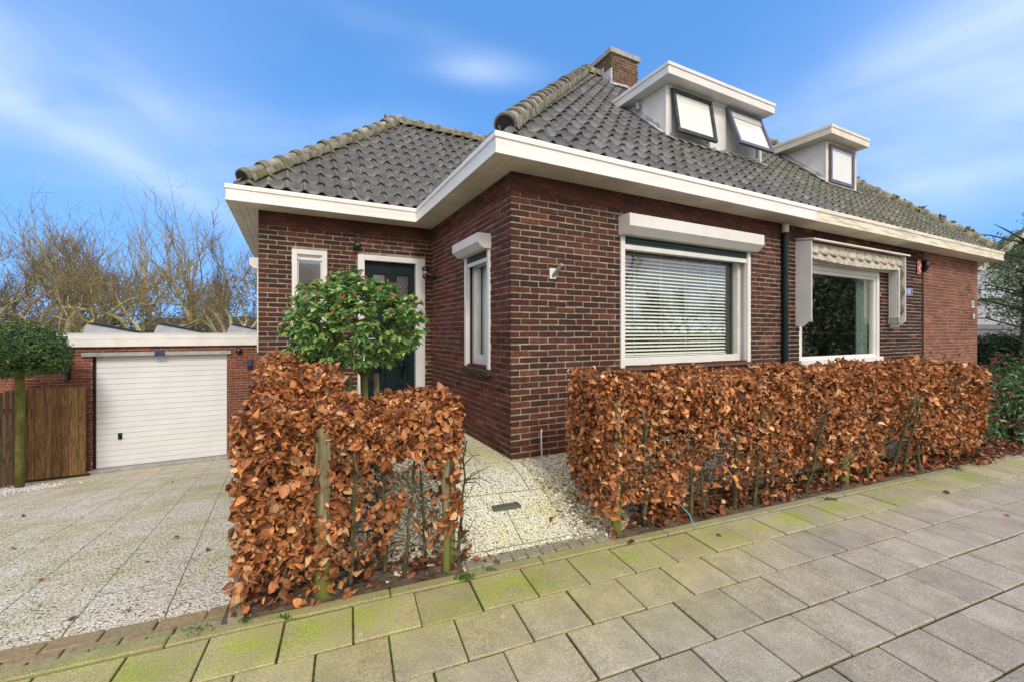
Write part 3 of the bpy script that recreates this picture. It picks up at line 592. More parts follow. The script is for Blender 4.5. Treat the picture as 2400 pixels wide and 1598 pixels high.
def bricks(b, T, a0, a1, z0, z1, holes, pal, mats=(0, 1), L=.190, J=.0105, Hc=.0572, hj=.0118, stagger=0, depth=.09, back=.0, topmort=None, start_full=False):
    """brick skin in plane (a,z); T(a,d,z) maps to space, d = outward. mortar sheet at d=0, bricks proud of it"""
    n = int(round((z1-z0)/Hc)); Hc = (z1-z0)/n
    for i in range(n):
        zb, zt = z0+i*Hc+hj/2, z0+(i+1)*Hc-hj/2; zm = (zb+zt)/2
        half = (L-J)/2 if False else (L*.5-J*.5)
        x = a0-(0 if (i+stagger) % 2 == 0 else L*.5+J*.5)-random.choice([0, 0, 0, .0])
        while x < a1:
            ll = L*random.uniform(.965, 1.03); x0, x1 = x, x+ll; x = x1+J*random.uniform(.85, 1.2)
            ivs = [(max(x0, a0), min(x1, a1))] if min(x1, a1)-max(x0, a0) > .025 else []
            for (h0, h1, g0, g1) in holes:
                if g0 < zm < g1: ivs = cut(ivs, h0, h1)
            for (p, q) in ivs:
                if q-p < .02: continue
                c = pal(zm, p); pr = .0048+random.gauss(0, .0012); dzz = random.gauss(0, .0012); rt = random.gauss(0, .0014)
                b.box(p, q, -.02, pr, zb+dzz, zt+dzz+random.gauss(0, .0008), c, mats[0], T=lambda a, d, z: T(a, d, z+rt*((a-p)/.2)), bev=.0030)
    # mortar sheet with holes
    xs = sorted(set([a0, a1]+[x for h in holes for x in h[:2] if a0 < x < a1])); zs = sorted(set([z0, z1]+[x for h in holes for x in h[2:] if z0 < x < z1]+([topmort] if topmort else [])))
    for i in range(len(xs)-1):
        for j in range(len(zs)-1):
            xm, zm = (xs[i]+xs[i+1])/2, (zs[j]+zs[j+1])/2
            if any(h[0] < xm < h[1] and h[2] < zm < h[3] for h in holes): continue
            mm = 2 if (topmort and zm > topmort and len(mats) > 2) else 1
            b.poly([T(xs[i], 0, zs[j]), T(xs[i+1], 0, zs[j]), T(xs[i+1], 0, zs[j+1]), T(xs[i], 0, zs[j+1])], (1, 1, 1), mats[mm])
    for (h0, h1, g0, g1) in holes:      # reveals
        for q in ([(h0, g0), (h0, g1)], [(h1, g0), (h1, g1)], [(h0, g0), (h1, g0)], [(h0, g1), (h1, g1)]):
            (p0, r0), (p1, r1) = q; b.poly([T(p0, 0, r0), T(p1, 0, r1), T(p1, -depth, r1), T(p0, -depth, r0)], (.10, .032, .022), mats[0])
WZ = -.25
Wf = lambda a, d, z: (a, -d, z)
Wl = lambda a, d, z: (-d, a, z)
Wd = lambda a, d, z: (a, V1-d, z)
FM = [m_brick, m_mortar, m_mortar_dark]
b = MB()
Hc = .0572; z0w = HZ-49*Hc
h_win1 = (1.262, 3.356, .775, 2.30); h_win2 = (4.44, 6.70, .70, 2.13)
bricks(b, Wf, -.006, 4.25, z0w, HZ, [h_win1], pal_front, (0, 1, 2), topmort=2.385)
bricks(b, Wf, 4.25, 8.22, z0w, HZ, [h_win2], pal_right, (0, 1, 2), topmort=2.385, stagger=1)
b.build('front_wall', FM, house)
b = MB(); bricks(b, Wf, 8.26, U2, z0w, HZ, [], pal_new, (0, 1), stagger=0); b.box(8.2, 8.27, -.004, .06, z0w, HZ, (.012, .009, .008)); b.build('infill_wall', [m_brick, m_mortar_grey], house)['label'] = 'lighter orange brick end section of the front wall'
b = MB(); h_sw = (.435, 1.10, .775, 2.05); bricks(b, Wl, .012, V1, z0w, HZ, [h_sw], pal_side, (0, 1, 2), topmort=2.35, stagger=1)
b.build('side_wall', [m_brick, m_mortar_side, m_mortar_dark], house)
b = MB(); h_dw = (-1.742, -1.343, 1.08, 2.148); h_door = (-.985, -.092, -.02, 2.146)
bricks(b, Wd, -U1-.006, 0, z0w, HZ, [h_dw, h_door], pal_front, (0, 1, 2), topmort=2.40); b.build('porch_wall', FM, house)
b = MB(); Wl2 = lambda a, d, z: (-U1-d, a, z)
bricks(b, Wl2, V1+.012, 6.5, -1.75, HZ, [], pal_front, (0, 1, 2), topmort=2.40, stagger=1)
Wr = lambda a, d, z: (U2+d, a, z)
bricks(b, Wr, .012, 7.0, -.3, HZ, [], pal_new, (0, 1))
b.build('gable_wall', FM, house)
b = MB()   # rear walls, plain masonry behind
b.poly([(-U1, 6.5, -1.8), (0, 6.5, -1.8), (0, 6.5, HZ), (-U1, 6.5, HZ)], (.1, .04, .03)); b.poly([(0, 7, -1.8), (U2, 7, -1.8), (U2, 7, HZ), (0, 7, HZ)], (.1, .04, .03)); b.poly([(0, 6.5, -1.8), (0, 7, -1.8), (0, 7, HZ), (0, 6.5, HZ)], (.1, .04, .03))
b.build('rear_wall', m_brick, house)
# rooms behind the glass
def room(u0, u1, v0, v1, z0, z1):
    b = MB(); P = [(u0, v0), (u0, v1), (u1, v1), (u1, v0)]
    for k in range(4):
        (a, c), (d, e) = P[k], P[(k+1) % 4]
        if k == 3: continue
        b.poly([(a, c, z0), (d, e, z0), (d, e, z1), (a, c, z1)])
    b.poly([(u0, v0, z0), (u1, v0, z0), (u1, v1, z0), (u0, v1, z0)]); b.poly([(u0, v0, z1), (u1, v0, z1), (u1, v1, z1), (u0, v1, z1)]); return b
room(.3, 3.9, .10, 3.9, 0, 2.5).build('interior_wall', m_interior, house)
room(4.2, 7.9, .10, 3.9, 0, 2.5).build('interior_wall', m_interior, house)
# ---- fascia, gutter lip, soffit
line = [(-U1-OV, 6.8), (-U1-OV, V1-OV), (-OV, V1-OV), (-OV, -OV), (U2+OV, -OV), (U2+OV, 7.3), (-OV, 7.3)]
flip = 1
prof = [(0, BZ+.002), (.007, BZ+.002), (.007, BZ+.022), (0, BZ+.024), (0, TZ-.052), (.012, TZ-.048), (.012, TZ-.008), (.006, TZ), (-.014, TZ), (-.018, TZ-.06), (-.10, TZ-.06), (-.10, TZ-.02), (-.13, TZ-.02), (-.13, BZ+.02), (-.02, BZ+.02)]
def sgn(l): return l
b = MB()
# outward is to the left of travel for this order, so reverse the line
rl = line[::-1]
L_out = lambda: rl
def outward_ok():
    d = Vector(rl[1])-Vector(rl[0]); return d
b.sweep([Vector(p) for p in line], prof, closed=True, m=0)
o = b.build('fascia', m_eave, house)
b = MB(); gr = [(-.006, BZ+.004)]
for k, gx in enumerate((.10, .17, .24)):
    gr += [(-gx, BZ+.004), (-gx-.002, BZ+.010), (-gx-.006, BZ+.010), (-gx-.008, BZ+.004)]
gr += [(-.31, BZ+.004), (-.31, BZ+.03), (-.006, BZ+.03)]
b.sweep([Vector(p) for p in line], gr, closed=True); b.build('soffit', m_cream, house)
# small trim where soffit meets the wall
# ---- pantile slopes
TW, TE = .188, .25
def tiles(b, org, e, su, L, rows, base=(.155, .153, .148), moss=0, w=TW):
    e = Vector(e).normalized(); su = Vector(su).normalized(); n = e.cross(su).normalized()
    if n.z < 0: n = -n
    nx = 9; cols = int(L/w)+1
    def hp(x): return .023*math.cos(2*math.pi*(x-.10))+.007*math.cos(4*math.pi*(x-.10))-.004
    for j in range(rows):
        for i in range(cols):
            g_ = random.gauss(1, .16); mo = max(0, random.gauss(moss, .12)) if moss else max(0, random.gauss(.0, .07))
            c = (base[0]*g_*(1-mo)+.13*mo, base[1]*g_*(1-mo)+.125*mo, base[2]*g_*(1-mo)+.06*mo)
            lift = .037+random.gauss(0, .0025); ty = random.gauss(0, .0025); tl = random.gauss(0, .0018)
            rws = [(-.004, lift-.018), (-.004, lift-.004), (.004, lift+.0), (.05, lift*.93), (TE+.02, .004)]
            ids = []
            for (yy, hh) in rws:
                row = []
                for k in range(nx+1):
                    x = k/nx*1.04; row.append(b.vert(org+e*((i+x)*w)+su*(j*TE+yy+ty)+n*(hp(x if x < 1 else x)+hh+tl*x+(.005*(x > .93)))))
                ids.append(row)
            dup = [b.vert(b.v[q]) for q in ids[1]]
            for k in range(nx): b.face([ids[0][k], ids[0][k+1], dup[k+1], dup[k]], tuple(q*.8 for q in c))
            for r in range(1, len(rws)-1):
                for k in range(nx): b.face([ids[r][k], ids[r][k+1], ids[r+1][k+1], ids[r+1][k]], c)
            # closed right hand edge
            for r in range(1, len(rws)-1): 
                pa, pb = Vector(b.v[ids[r][-1]]), Vector(b.v[ids[r+1][-1]]); q0 = b.vert(pa-n*.012); q1 = b.vert(pb-n*.012); b.face([ids[r][-1], ids[r+1][-1], q1, q0], c)
def clip(o, planes):
    bm = bmesh.new(); bm.from_mesh(o.data)
    for co, no in planes: bmesh.ops.bisect_plane(bm, geom=bm.verts[:]+bm.edges[:]+bm.faces[:], plane_co=co, plane_no=no, clear_outer=True, clear_inner=False, dist=1e-5)
    bm.to_mesh(o.data); bm.free()
ZE = 2.72; cs = 1/math.hypot(1, PITCH)
ST = .20      # tiles start this far outside the wall line
def rz_(t): return ZE+PITCH*(t+OV)
sm = 1/math.sqrt(2)
# main front slope
def decks():
    b = MB(); R = 3.5; zt = rz_(R)-.02; e0 = -.2; ze = rz_(e0)-.02
    A = (e0, e0, ze); B_ = (U2-e0, e0, ze); C_ = (U2-R, R, zt); D_ = (R, R, zt); E_ = (e0, 7.2, ze); F_ = (U2+.2, 7.2, ze)
    b.poly([A, B_, C_, D_], (.1, .1, .1)); b.poly([A, D_, E_], (.1, .1, .1)); b.poly([B_, F_, C_], (.1, .1, .1)); b.poly([E_, D_, C_, F_], (.1, .1, .1))
    t = 2.05; z2 = rz_(t)-.02; G = (-U1-.2+0, V1-.2, ze); Hp = (-U1+t, V1+t, z2); I = (2.05, V1+t, z2); J = (-.2, V1-.2, ze); K = (-U1-.2, 6.7, ze); Lp = (-.2, 6.7, ze)
    b.poly([G, J, I, Hp], (.1, .1, .1)); b.poly([G, Hp, K], (.1, .1, .1)); b.poly([K, Hp, I, Lp], (.1, .1, .1)); b.build('roof_deck', m_tile, house)
decks()
roof = None
b = MB(); tiles(b, Vector((-.2-.09, -ST, rz_(-ST)-.040)), (1, 0, 0), (0, cs, PITCH*cs), U2+.6, int((3.5+ST)/cs/TE)+1, base=(.15, .15, .158), moss=.08)
roof = b.build('roof', m_tile, house, fixn=False, smooth=True)
clip(roof, [(Vector((0, 0, 0)), Vector((-sm, sm, 0))), (Vector((U2, 0, 0)), Vector((sm, sm, 0))), (Vector((0, 3.5, 0)), Vector((0, 1, 0)))])
# mossier half beyond the party line is tinted through its tile colours
ca = roof.data.color_attributes['Col']; 
cols = np.zeros(len(ca.data)*4, np.float32); ca.data.foreach_get('color', cols); cols = cols.reshape(-1, 4)
lv = np.zeros(len(roof.data.loops), np.int32); roof.data.loops.foreach_get('vertex_index', lv); co = np.zeros(len(roof.data.vertices)*3, np.float32); roof.data.vertices.foreach_get('co', co); co = co.reshape(-1, 3)[lv]
msk = np.clip((co[:, 0]-5.25)/.15, 0, 1)[:, None]
cols[:, :3] = cols[:, :3]*(1-msk)+(cols[:, :3]*np.array([1.02, 1.03, .86])+np.array([.004, .006, 0]))*msk
ca.data.foreach_set('color', cols.ravel())
b = MB(); tiles(b, Vector((-ST, 7.3, rz_(-ST)-.040)), (0, -1, 0), (cs, 0, PITCH*cs), 7.6, int((3.5+ST)/cs/TE)+1)
o = b.build('roof', m_tile, house, fixn=False, smooth=True)
clip(o, [(Vector((0, 0, 0)), Vector((sm, -sm, 0))), (Vector((0, 7, 0)), Vector((sm, sm, 0))), (Vector((0, V1, 0)), Vector((-sm, -sm, 0)) if False else Vector((-sm, 0, -.0001)) if False else Vector((0, 0, -1)))] if False else [(Vector((0, 0, 0)), Vector((sm, -sm, 0))), (Vector((0, 7, 0)), Vector((sm, sm, 0)))])
b = MB(); tiles(b, Vector((-U1-.29, V1-ST, rz_(-ST)-.040)), (1, 0, 0), (0, cs, PITCH*cs), 4.8, int((2.05+ST)/cs/TE)+1, moss=.13)
o = b.build('wing_roof', m_tile, house, fixn=False, smooth=True)
clip(o, [(Vector((-U1, V1, 0)), Vector((-sm, sm, 0))), (Vector((0, V1, 0)), Vector((sm, -sm, 0))), (Vector((0, V1+2.05, 0)), Vector((0, 1, 0)))])
b = MB(); tiles(b, Vector((-U1-ST, 6.8, rz_(-ST)-.040)), (0, -1, 0), (cs, 0, PITCH*cs), 4.7, int((2.05+ST)/cs/TE)+1, moss=.13)
o = b.build('wing_roof', m_tile, house, fixn=False, smooth=True)
clip(o, [(Vector((-U1, V1, 0)), Vector((sm, -sm, 0))), (Vector((-U1, 6.5, 0)), Vector((sm, sm, 0)))])
# ---- hip and ridge caps
def caps(name, p0, p1, step=.30, r0=.105, r1=.082, mossy=.35, collar=True):
    p0, p1 = Vector(p0), Vector(p1); d = (p1-p0); L = d.length; d.normalize(); side = d.cross(Vector((0, 0, 1))).normalized(); up = side.cross(d).normalized()
    b = MB(); n = 11; k = 0; x = 0
    while x < L:
        le = step+.05; g_ = random.gauss(1, .1); c = (.27*g_, .258*g_, .228*g_); cm = (.165*g_, .162*g_, .138*g_)
        tl = random.gauss(0, .006)
        st = [(-.002, r0*.84, cm), (0, r0, cm), (.035, r0+.006, cm), (.075, r0+.004, cm), (.08, r0-.012, c), (le*.95, r1, c)] if collar else [(0, r0*.85, c), (0, r0, c), (le, r1, c)]
        rings = []
        for (dx, r, cc) in st:
            rings.append([b.vert(p0+d*(x+dx)+side*(math.cos(a)*r)+up*(math.sin(a)*r*.95+.012+tl-.02*(dx == 99))) for a in [math.pi*(-.12+1.24*q/n) for q in range(n+1)]])
        for q in range(len(rings)-1):
            dp_ = [b.vert(b.v[z9]) for z9 in rings[q+1]]; du_ = [b.vert(b.v[z9]) for z9 in rings[q]]
            for j in range(n): b.face([du_[j], du_[j+1], dp_[j+1], dp_[j]], st[q+1][2])
        if k == 0: b.face(rings[0], (.03, .03, .032))
        x += step; k += 1
    # mortar bedding under the caps, with moss
    pr = [(-.085, -.05), (-.09, .03), (.09, .03), (.085, -.05)]
    nseg = max(2, int(L/.06)); rows = []
    for q in range(nseg+1):
        jj = random.gauss(0, .006); rows.append([b.vert(p0+d*(.05+(L-.1)*q/nseg)+side*(a*(1.12+jj*4))+up*(z_+jj)) for a, z_ in pr])
    for q in range(nseg):
        for j in range(3): b.face([rows[q][j], rows[q][j+1], rows[q+1][j+1], rows[q+1][j]], random.choice([(.15, .15, .09), (.20, .19, .14), (.24, .225, .18)]))
    return b.build(name, m_ridge, house, smooth=True)
hipz = .010
caps('hip_tiles', (-.13, -.13, rz_(-.13)+hipz), (3.42, 3.42, rz_(3.42)+hipz), step=.262, r0=.098, r1=.078)
caps('hip_tiles', (-U1-.15, V1-.15, rz_(-.15)+hipz), (-U1+2.02, V1+2.02, rz_(2.02)+hipz), step=.30, r0=.092, r1=.070)
caps('hip_tiles', (U2+.17, -.17, rz_(-.17)+hipz), (U2-3.5, 3.5, rz_(3.5)+hipz), step=.33)
caps('ridge_tiles', (3.5, 3.5, rz_(3.5)+hipz), (U2-3.5, 3.5, rz_(3.5)+hipz), step=.33)
caps('ridge_tiles', (2.1, V1+2.05, rz_(2.05)+hipz), (-U1+2.03, V1+2.05, rz_(2.05)+hipz), step=.33, r0=.095, r1=.08)
# moss cushions on the right hip
b = MB()
for k in range(26):
    t = -.1+3.5*k/26+random.uniform(-.05, .05); c = Vector((U2-t, t, rz_(t)+.08+random.uniform(-.02, .05))); c += Vector((random.uniform(-.08, .02), random.uniform(-.06, .06), 0)); r = random.uniform(.03, .075)
    M = 6
    for i_ in range(16):
        q = c+Vector((random.gauss(0, 1), random.gauss(0, 1), random.gauss(0, .6))).normalized()*r*.6
        pts = [q+Vector((random.gauss(0, 1), random.gauss(0, 1), random.gauss(0, 1)))*r*.45 for _ in range(4)]
        b.poly(pts[:3]); b.poly([pts[0], pts[2], pts[3]])
b.build('moss', m_moss, house)['kind'] = 'stuff'
# ---- chimney
ch = MB(); cu0, cu1, cv0, cv1, cz = 3.87, 4.58, 3.15, 3.83, 6.64
bricks(ch, lambda a, d, z: (a, cv0-d, z), cu0, cu1, 5.7, cz, [], lambda z=0, a=0: tuple(x*random.gauss(1, .12) for x in random.choice([(.13, .062, .042), (.10, .052, .04), (.16, .075, .05)])), (0, 1))
bricks(ch, lambda a, d, z: (cu0-d, a, z), cv0+.012, cv1, 5.7, cz, [], lambda z=0, a=0: tuple(x*random.gauss(1, .12) for x in random.choice([(.13, .062, .042), (.10, .052, .04)])), (0, 1), stagger=1)
bricks(ch, lambda a, d, z: (cu1+d, a, z), cv0+.012, cv1, 5.7, cz, [], lambda z=0, a=0: (.12, .06, .04), (0, 1), stagger=1)
ch.poly([(cu0, cv1, 5.7), (cu1, cv1, 5.7), (cu1, cv1, cz), (cu0, cv1, cz)], (.12, .06, .04))
cho = ch.build('chimney', [m_brick, m_mortar], house)
b = MB(); b.box(cu0-.035, cu1+.035, cv0-.035, cv1+.035, cz, cz+.105, bev=.006); b.build('chimney_cap', m_concrete, cho)
b = MB()
b.box(cu0-.012, cu0+.02, cv0-.014, cv0+.20, 5.98, 6.34); b.box(cu0-.014, cu0+.02, cv0+.205, cv0+.38, 6.12, 6.46); b.box(cu0-.012, cu1+.01, cv0-.016, cv0+.02, 5.9, 6.06)
for k in range(12): b.box(cu0-.12+.07*k, cu0-.05+.07*k, cv0-.16+random.uniform(-.02, .02), cv0-.01, 5.93+random.uniform(-.01, .01), 5.97)
b.build('flashing', m_lead, cho)
b = MB()
for k in range(260):
    z = random.uniform(6.34, 6.62); a = random.expovariate(14); q = Vector((cu0+a, cv0-.012, z)) if random.random() < .55 else Vector((cu0-.012, cv0+a, z))
    pts = [q+Vector((random.gauss(0, .010), random.gauss(0, .010), random.gauss(0, .012))) for _ in range(3)]; b.poly(pts)
b.build('moss', m_moss, cho)['kind'] = 'stuff'
# ---- dormers
def dormer(name, u0, u1, us0, us1, z_s, wins, label, paint):
    d = empty(name, (0, 0, 0)); d.parent = house; tag(d, label)
    vf = .85; zb = rz_(vf)-.02; vt = (z_s-ZE)/PITCH-OV
    for q0 in (u0, u1-.05):
        b = MB(); b.prism([(vf, zb), (vt+.1, z_s), (vf, z_s)], q0, q0+.05, T=lambda x, y, z: (y, x, z)); b.build('cheek', m_white, d)
    b = MB()   # front face with window holes
    hs_ = [w_[:4] for w_ in wins]; xs = sorted(set([u0+.05, u1-.05]+[x for h in hs_ for x in h[:2]])); zs = sorted(set([zb-.12, z_s]+[x for h in hs_ for x in h[2:4]]))
    for i in range(len(xs)-1):
        for j in range(len(zs)-1):
            xm, zm = (xs[i]+xs[i+1])/2, (zs[j]+zs[j+1])/2
            if not any(h[0] < xm < h[1] and h[2] < zm < h[3] for h in hs_): b.box(xs[i], xs[i+1], vf+.01, vf+.06, zs[j], zs[j+1])
    b.box(u0-.012, u0+.05, vf-.008, vf+.01, zb-.05, z_s); b.box(u1-.05, u1+.01, vf-.008, vf+.01, zb-.05, z_s)
    b.box(u0+.05, u1-.05, vf-.015, vf+.01, z_s-.035, z_s); b.box(u0+.05, u1-.05, vf-.02, vf+.01, zb-.03, zb+.045)
    b.build('dormer_front', paint, d)
    zt = z_s+.155; vb = (zt-ZE)/PITCH-OV+.15; b = MB()
    b.box(us0, us1, .655, vb, z_s+.002, zt, bev=.004)
    b.box(us0-.012, us1+.012, .643, vb, zt-.045, zt+.006, bev=.004); b.build('dormer_roof', paint, d)
    b = MB(); b.box(us0+.01, us1-.01, .665, vb+.05, zt+.006, zt+.016); b.build('roof_felt', m_zinc, d)
    b = MB()   # lead soakers along cheek and sill
    n = 7
    for k in range(n):
        a0 = vf+(vt-vf)*k/n; a1 = vf+(vt-vf)*(k+1)/n+.03
        b.prism([(a0, rz_(a0)+.045), (a1, rz_(a1)+.045), (a1, rz_(a1)+.13), (a0, rz_(a0)+.11)], u0-.018, u0-.002, T=lambda x, y, z: (y, x, z))
        P = [(u0-.075, a0, rz_(a0)+.052), (u0, a0, rz_(a0)+.062), (u0, a1, rz_(a1)+.062), (u0-.075, a1, rz_(a1)+.048)]; b.poly(P)
    x = u0-.06; k = 0
    while x < u1+.05:
        q = vf-.10-.02*random.random(); dz = .016*math.cos(2*math.pi*(x/TW)); P = [(x, q, rz_(q)+.055+dz), (x+.06, q, rz_(q)+.055+dz), (x+.06, vf-.005, rz_(vf)+.03), (x, vf-.005, rz_(vf)+.03)]; b.poly(P); x += .06
    b.build('flashing', m_lead, d, smooth=False)
    for (x0, x1, z0, z1, mt, tilt, slats) in wins:
        Hh_ = z1-z0; th = tilt
        e = empty('dormer_window', (x0, vf-.02, z1)); e.parent = d
        R = Matrix.Rotation(-th, 4, 'X')
        T = lambda x, y, z: tuple(R @ Vector((x, y, z)))
        Wd_ = x1-x0; fw = .052; b = MB()
        b.box(0, fw, -.02, .02, -Hh_, 0, T=T); b.box(Wd_-fw, Wd_, -.02, .02, -Hh_, 0, T=T); b.box(fw, Wd_-fw, -.02, .02, -Hh_, -Hh_+fw, T=T); b.box(fw, Wd_-fw, -.02, .02, -fw, 0, T=T); b.build('frame', mt, e)
        b = MB(); b.poly([T(fw, -.002, -Hh_+fw), T(Wd_-fw, -.002, -Hh_+fw), T(Wd_-fw, -.002, -fw), T(fw, -.002, -fw)]); b.build('pane', m_glassd, e)
        b = MB(); b.box(fw, Wd_-fw, .004, .008, -Hh_+fw, -fw, T=T); b.build('roller_blind', m_blind, e)
        if slats:
            b = MB()
            for k in range(slats): b.box(fw, Wd_-fw, -.012, -.004, -fw-.028*k-.018, -fw-.028*k-.003, T=T)
            b.build('vent_slats', m_white, e)
        b = MB(); b.box(x0, x1, vf+.02, vf+.05, z0, z1, (.05, .05, .05)); b.box(x0, x0+.03, vf-.005, vf+.03, z0, z1); b.box(x1-.03, x1, vf-.005, vf+.03, z0, z1); b.box(x0, x1, vf-.005, vf+.03, z0, z0+.03); b.build('window_casing', m_zinc if False else paint, d)
    return d
d1 = dormer('dormer', 2.85, 4.955, 2.68, 5.0, 4.545, [(2.93, 3.74, 3.86, 4.50, m_greenblack, rad(9), 0), (4.08, 4.91, 3.86, 4.51, m_purple, rad(19), 4)], 'wide white dormer with two tilted windows beside the chimney', m_white)
d2 = dormer('dormer', 6.86, 7.90, 6.64, 7.94, 4.60, [(6.95, 7.77, 3.86, 4.53, m_purple, 0, 1)], 'narrow weathered dormer with one closed window', m_cream)
b = MB(); b.tube([(2.80, 1.33, 4.50), (2.80, 1.33, 4.40)], .035, 10); b.build('drain_spout', m_zinc, d1)
b = MB(); b.tube([(6.80, 1.85, 4.80), (6.80, 1.78, 4.76), (6.80, 1.65, 4.64), (6.80, .98, 4.0)], .032, 10); b.tube([(6.8, 1.88, 4.9), (6.8, 1.84, 4.78)], .045, 10); b.build('downpipe', m_zinc, d2, smooth=True)
# ---- windows
def frame_rect(b, T, a0, a1, z0, z1, w, d0, d1, wb=None, wt=None, bev=.003):
    wb = wb or w; wt = wt or w
    b.box(a0, a0+w, d0, d1, z0, z1, T=T, bev=bev); b.box(a1-w, a1, d0, d1, z0, z1, T=T, bev=bev)
    b.box(a0+w, a1-w, d0+.001, d1-.001, z0, z0+wb, T=T, bev=bev); b.box(a0+w, a1-w, d0+.001, d1-.001, z1-wt, z1, T=T, bev=bev)
# living room window with roller shutter
w1 = empty('window'); w1.parent = house; tag(w1, 'wide window with venetian blinds under a roller shutter box')
b = MB(); frame_rect(b, Wf, 1.27, 3.35, .775, 2.10, .085, -.16, -.085, wb=.09); b.box(1.262, 1.27, -.14, 0, .775, 2.12, T=Wf); b.box(3.35, 3.356, -.14, 0, .775, 2.12, T=Wf); b.build('frame', m_white, w1)
b = MB(); b.poly([Wf(1.355, -.13, .865), Wf(3.265, -.13, .865), Wf(3.265, -.13, 2.02), Wf(1.355, -.13, 2.02)]); b.build('pane', m_glass, w1)
b = MB(); z = .900
while z < 2.03:
    for q in range(1):
        c = Vector((0, 0, z)); a = rad(35+random.gauss(0, 1.0)); hw = .0185
        p = [(-hw*math.cos(a), -hw*math.sin(a)), (0, .0035), (hw*math.cos(a), hw*math.sin(a))]
        for k in range(2): b.poly([Wf(1.35, -.19-p[k][0], z+p[k][1]), Wf(3.16, -.19-p[k][0], z+p[k][1]), Wf(3.16, -.19-p[k+1][0], z+p[k+1][1]), Wf(1.35, -.19-p[k+1][0], z+p[k+1][1])])
    z += .0405
for u_ in (1.62, 2.02, 2.42, 2.82): b.box(u_, u_+.003, -.176, -.174, .88, 2.03, T=Wf)
b.box(1.35, 3.16, -.205, -.175, .868, .882, T=Wf); b.build('venetian_blind', m_slat, w1)
b = MB(); z = .78
b.box(1.25, 3.37, -.09, .035, .742, .774, (.13, .075, .06), T=Wf); b.build('sill', m_paver, w1)
for q in w1.children:
    if q.name.startswith('sill'): 
        pass
def shutterbox(b, T, a0, a1, z0, z1, dep):
    h_ = z1-z0; b.prism([(0, z0), (0, z1), (dep*.96, z1), (dep, z1-.006), (dep, z0+h_*.36), (dep*.55, z0)], a0, a1, T=lambda x, y, z: T(y, x, z))
rs = empty('roller_shutter'); rs.parent = house; tag(rs, 'white roller shutter box with guide rails over the wide window')
b = MB(); shutterbox(b, Wf, 1.235, 3.40, 2.125, 2.318, .165); b.build('shutter_box', m_white, rs)
for a in (1.254, 3.302): b = MB(); b.box(a, a+.056, -.03, .022, .760, 2.125, T=Wf, bev=.003); b.build('guide_rail', m_white, rs)
b = MB()
for k in range(3): b.box(1.31, 3.302, -.012, .0+.003*(k % 2), 2.045+k*.032, 2.075+k*.032, T=Wf, bev=.004)
b.build('shutter_curtain', m_green_slat, rs)
b = MB(); b.box(1.31, 3.302, -.015, .006, 1.992, 2.043, T=Wf, bev=.003); b.build('end_slat', m_white, rs)
# second window
w2 = empty('window'); w2.parent = house; tag(w2, 'wide dark window under the folded canvas awning')
b = MB(); frame_rect(b, Wf, 4.445, 6.695, .70, 2.125, .075, -.06, -.005, wb=.06, wt=.11); b.box(4.43, 6.72, -.01, .04, .685, .755, T=Wf, bev=.004); frame_rect(b, Wf, 4.52, 6.62, .76, 2.015, .045, -.08, -.03, wb=.035); b.build('frame', m_white, w2)
b = MB(); b.poly([Wf(4.56, -.06, .79), Wf(6.58, -.06, .79), Wf(6.58, -.06, 1.975), Wf(4.56, -.06, 1.975)]); b.build('pane', m_glass2, w2)
b = MB(); n = 60; P = []
for k in range(n+1): x = 6.30+.56*k/n; P.append((x, .15+.022*math.sin(k*1.05)+.01*math.sin(k*.37)))
for k in range(n): b.poly([(P[k][0], P[k][1], .74), (P[k+1][0], P[k+1][1], .74), (P[k+1][0], P[k+1][1], 2.1), (P[k][0], P[k][1], 2.1)])
b.build('curtain', m_curtain, w2, smooth=True)
# side window
w3 = empty('window'); w3.parent = house; tag(w3, 'narrow tall window in the side wall by the porch')
b = MB(); frame_rect(b, Wl, .437, 1.098, .79, 1.96, .065, -.15, -.075); frame_rect(b, Wl, .50, 1.035, .855, 1.90, .04, -.14, -.09); b.build('frame', m_white, w3)
b = MB(); b.poly([Wl(.54, -.115, .895), Wl(.995, -.115, .895), Wl(.995, -.115, 1.86), Wl(.54, -.115, 1.86)]); b.build('pane', m_glass, w3)
b = MB(); n = 40
for k in range(n):
    y0, y1 = .5+.6*k/n, .5+.6*(k+1)/n; b.poly([(.18+.012*math.sin(k*1.2), y0, .85), (.18+.012*math.sin(k*1.2+1.2), y1, .85), (.18+.012*math.sin(k*1.2+1.2), y1, 1.95), (.18+.012*math.sin(k*1.2), y0, 1.95)])
b.build('curtain', m_curtain, w3, smooth=True)
b = MB()
for k in range(7): b.box(.41+k*.102, .507+k*.102, -.10, .045, .715, .765, (.06, .05, .045), T=lambda a, d, z: Wl(a, d, z-.18*d), bev=.004)
b.build('sill', m_paver, w3)
rs2 = empty('roller_shutter'); rs2.parent = house; tag(rs2, 'short white roller shutter box over the narrow side window')
b = MB(); shutterbox(b, Wl, .42, 1.13, 1.955, 2.098, .15); b.build('shutter_box', m_white, rs2)
for a in (.436, 1.045): b = MB(); b.box(a, a+.052, -.03, .022, .770, 1.955, T=Wl, bev=.003); b.build('guide_rail', m_white, rs2)
b = MB(); b.box(.488, 1.045, -.02, .004, 1.885, 1.955, T=Wl); b.build('shutter_curtain', m_green_slat, rs2)
b = MB(); b.box(.488, 1.045, -.022, .006, 1.845, 1.885, T=Wl, bev=.003); b.build('end_slat', m_white, rs2)
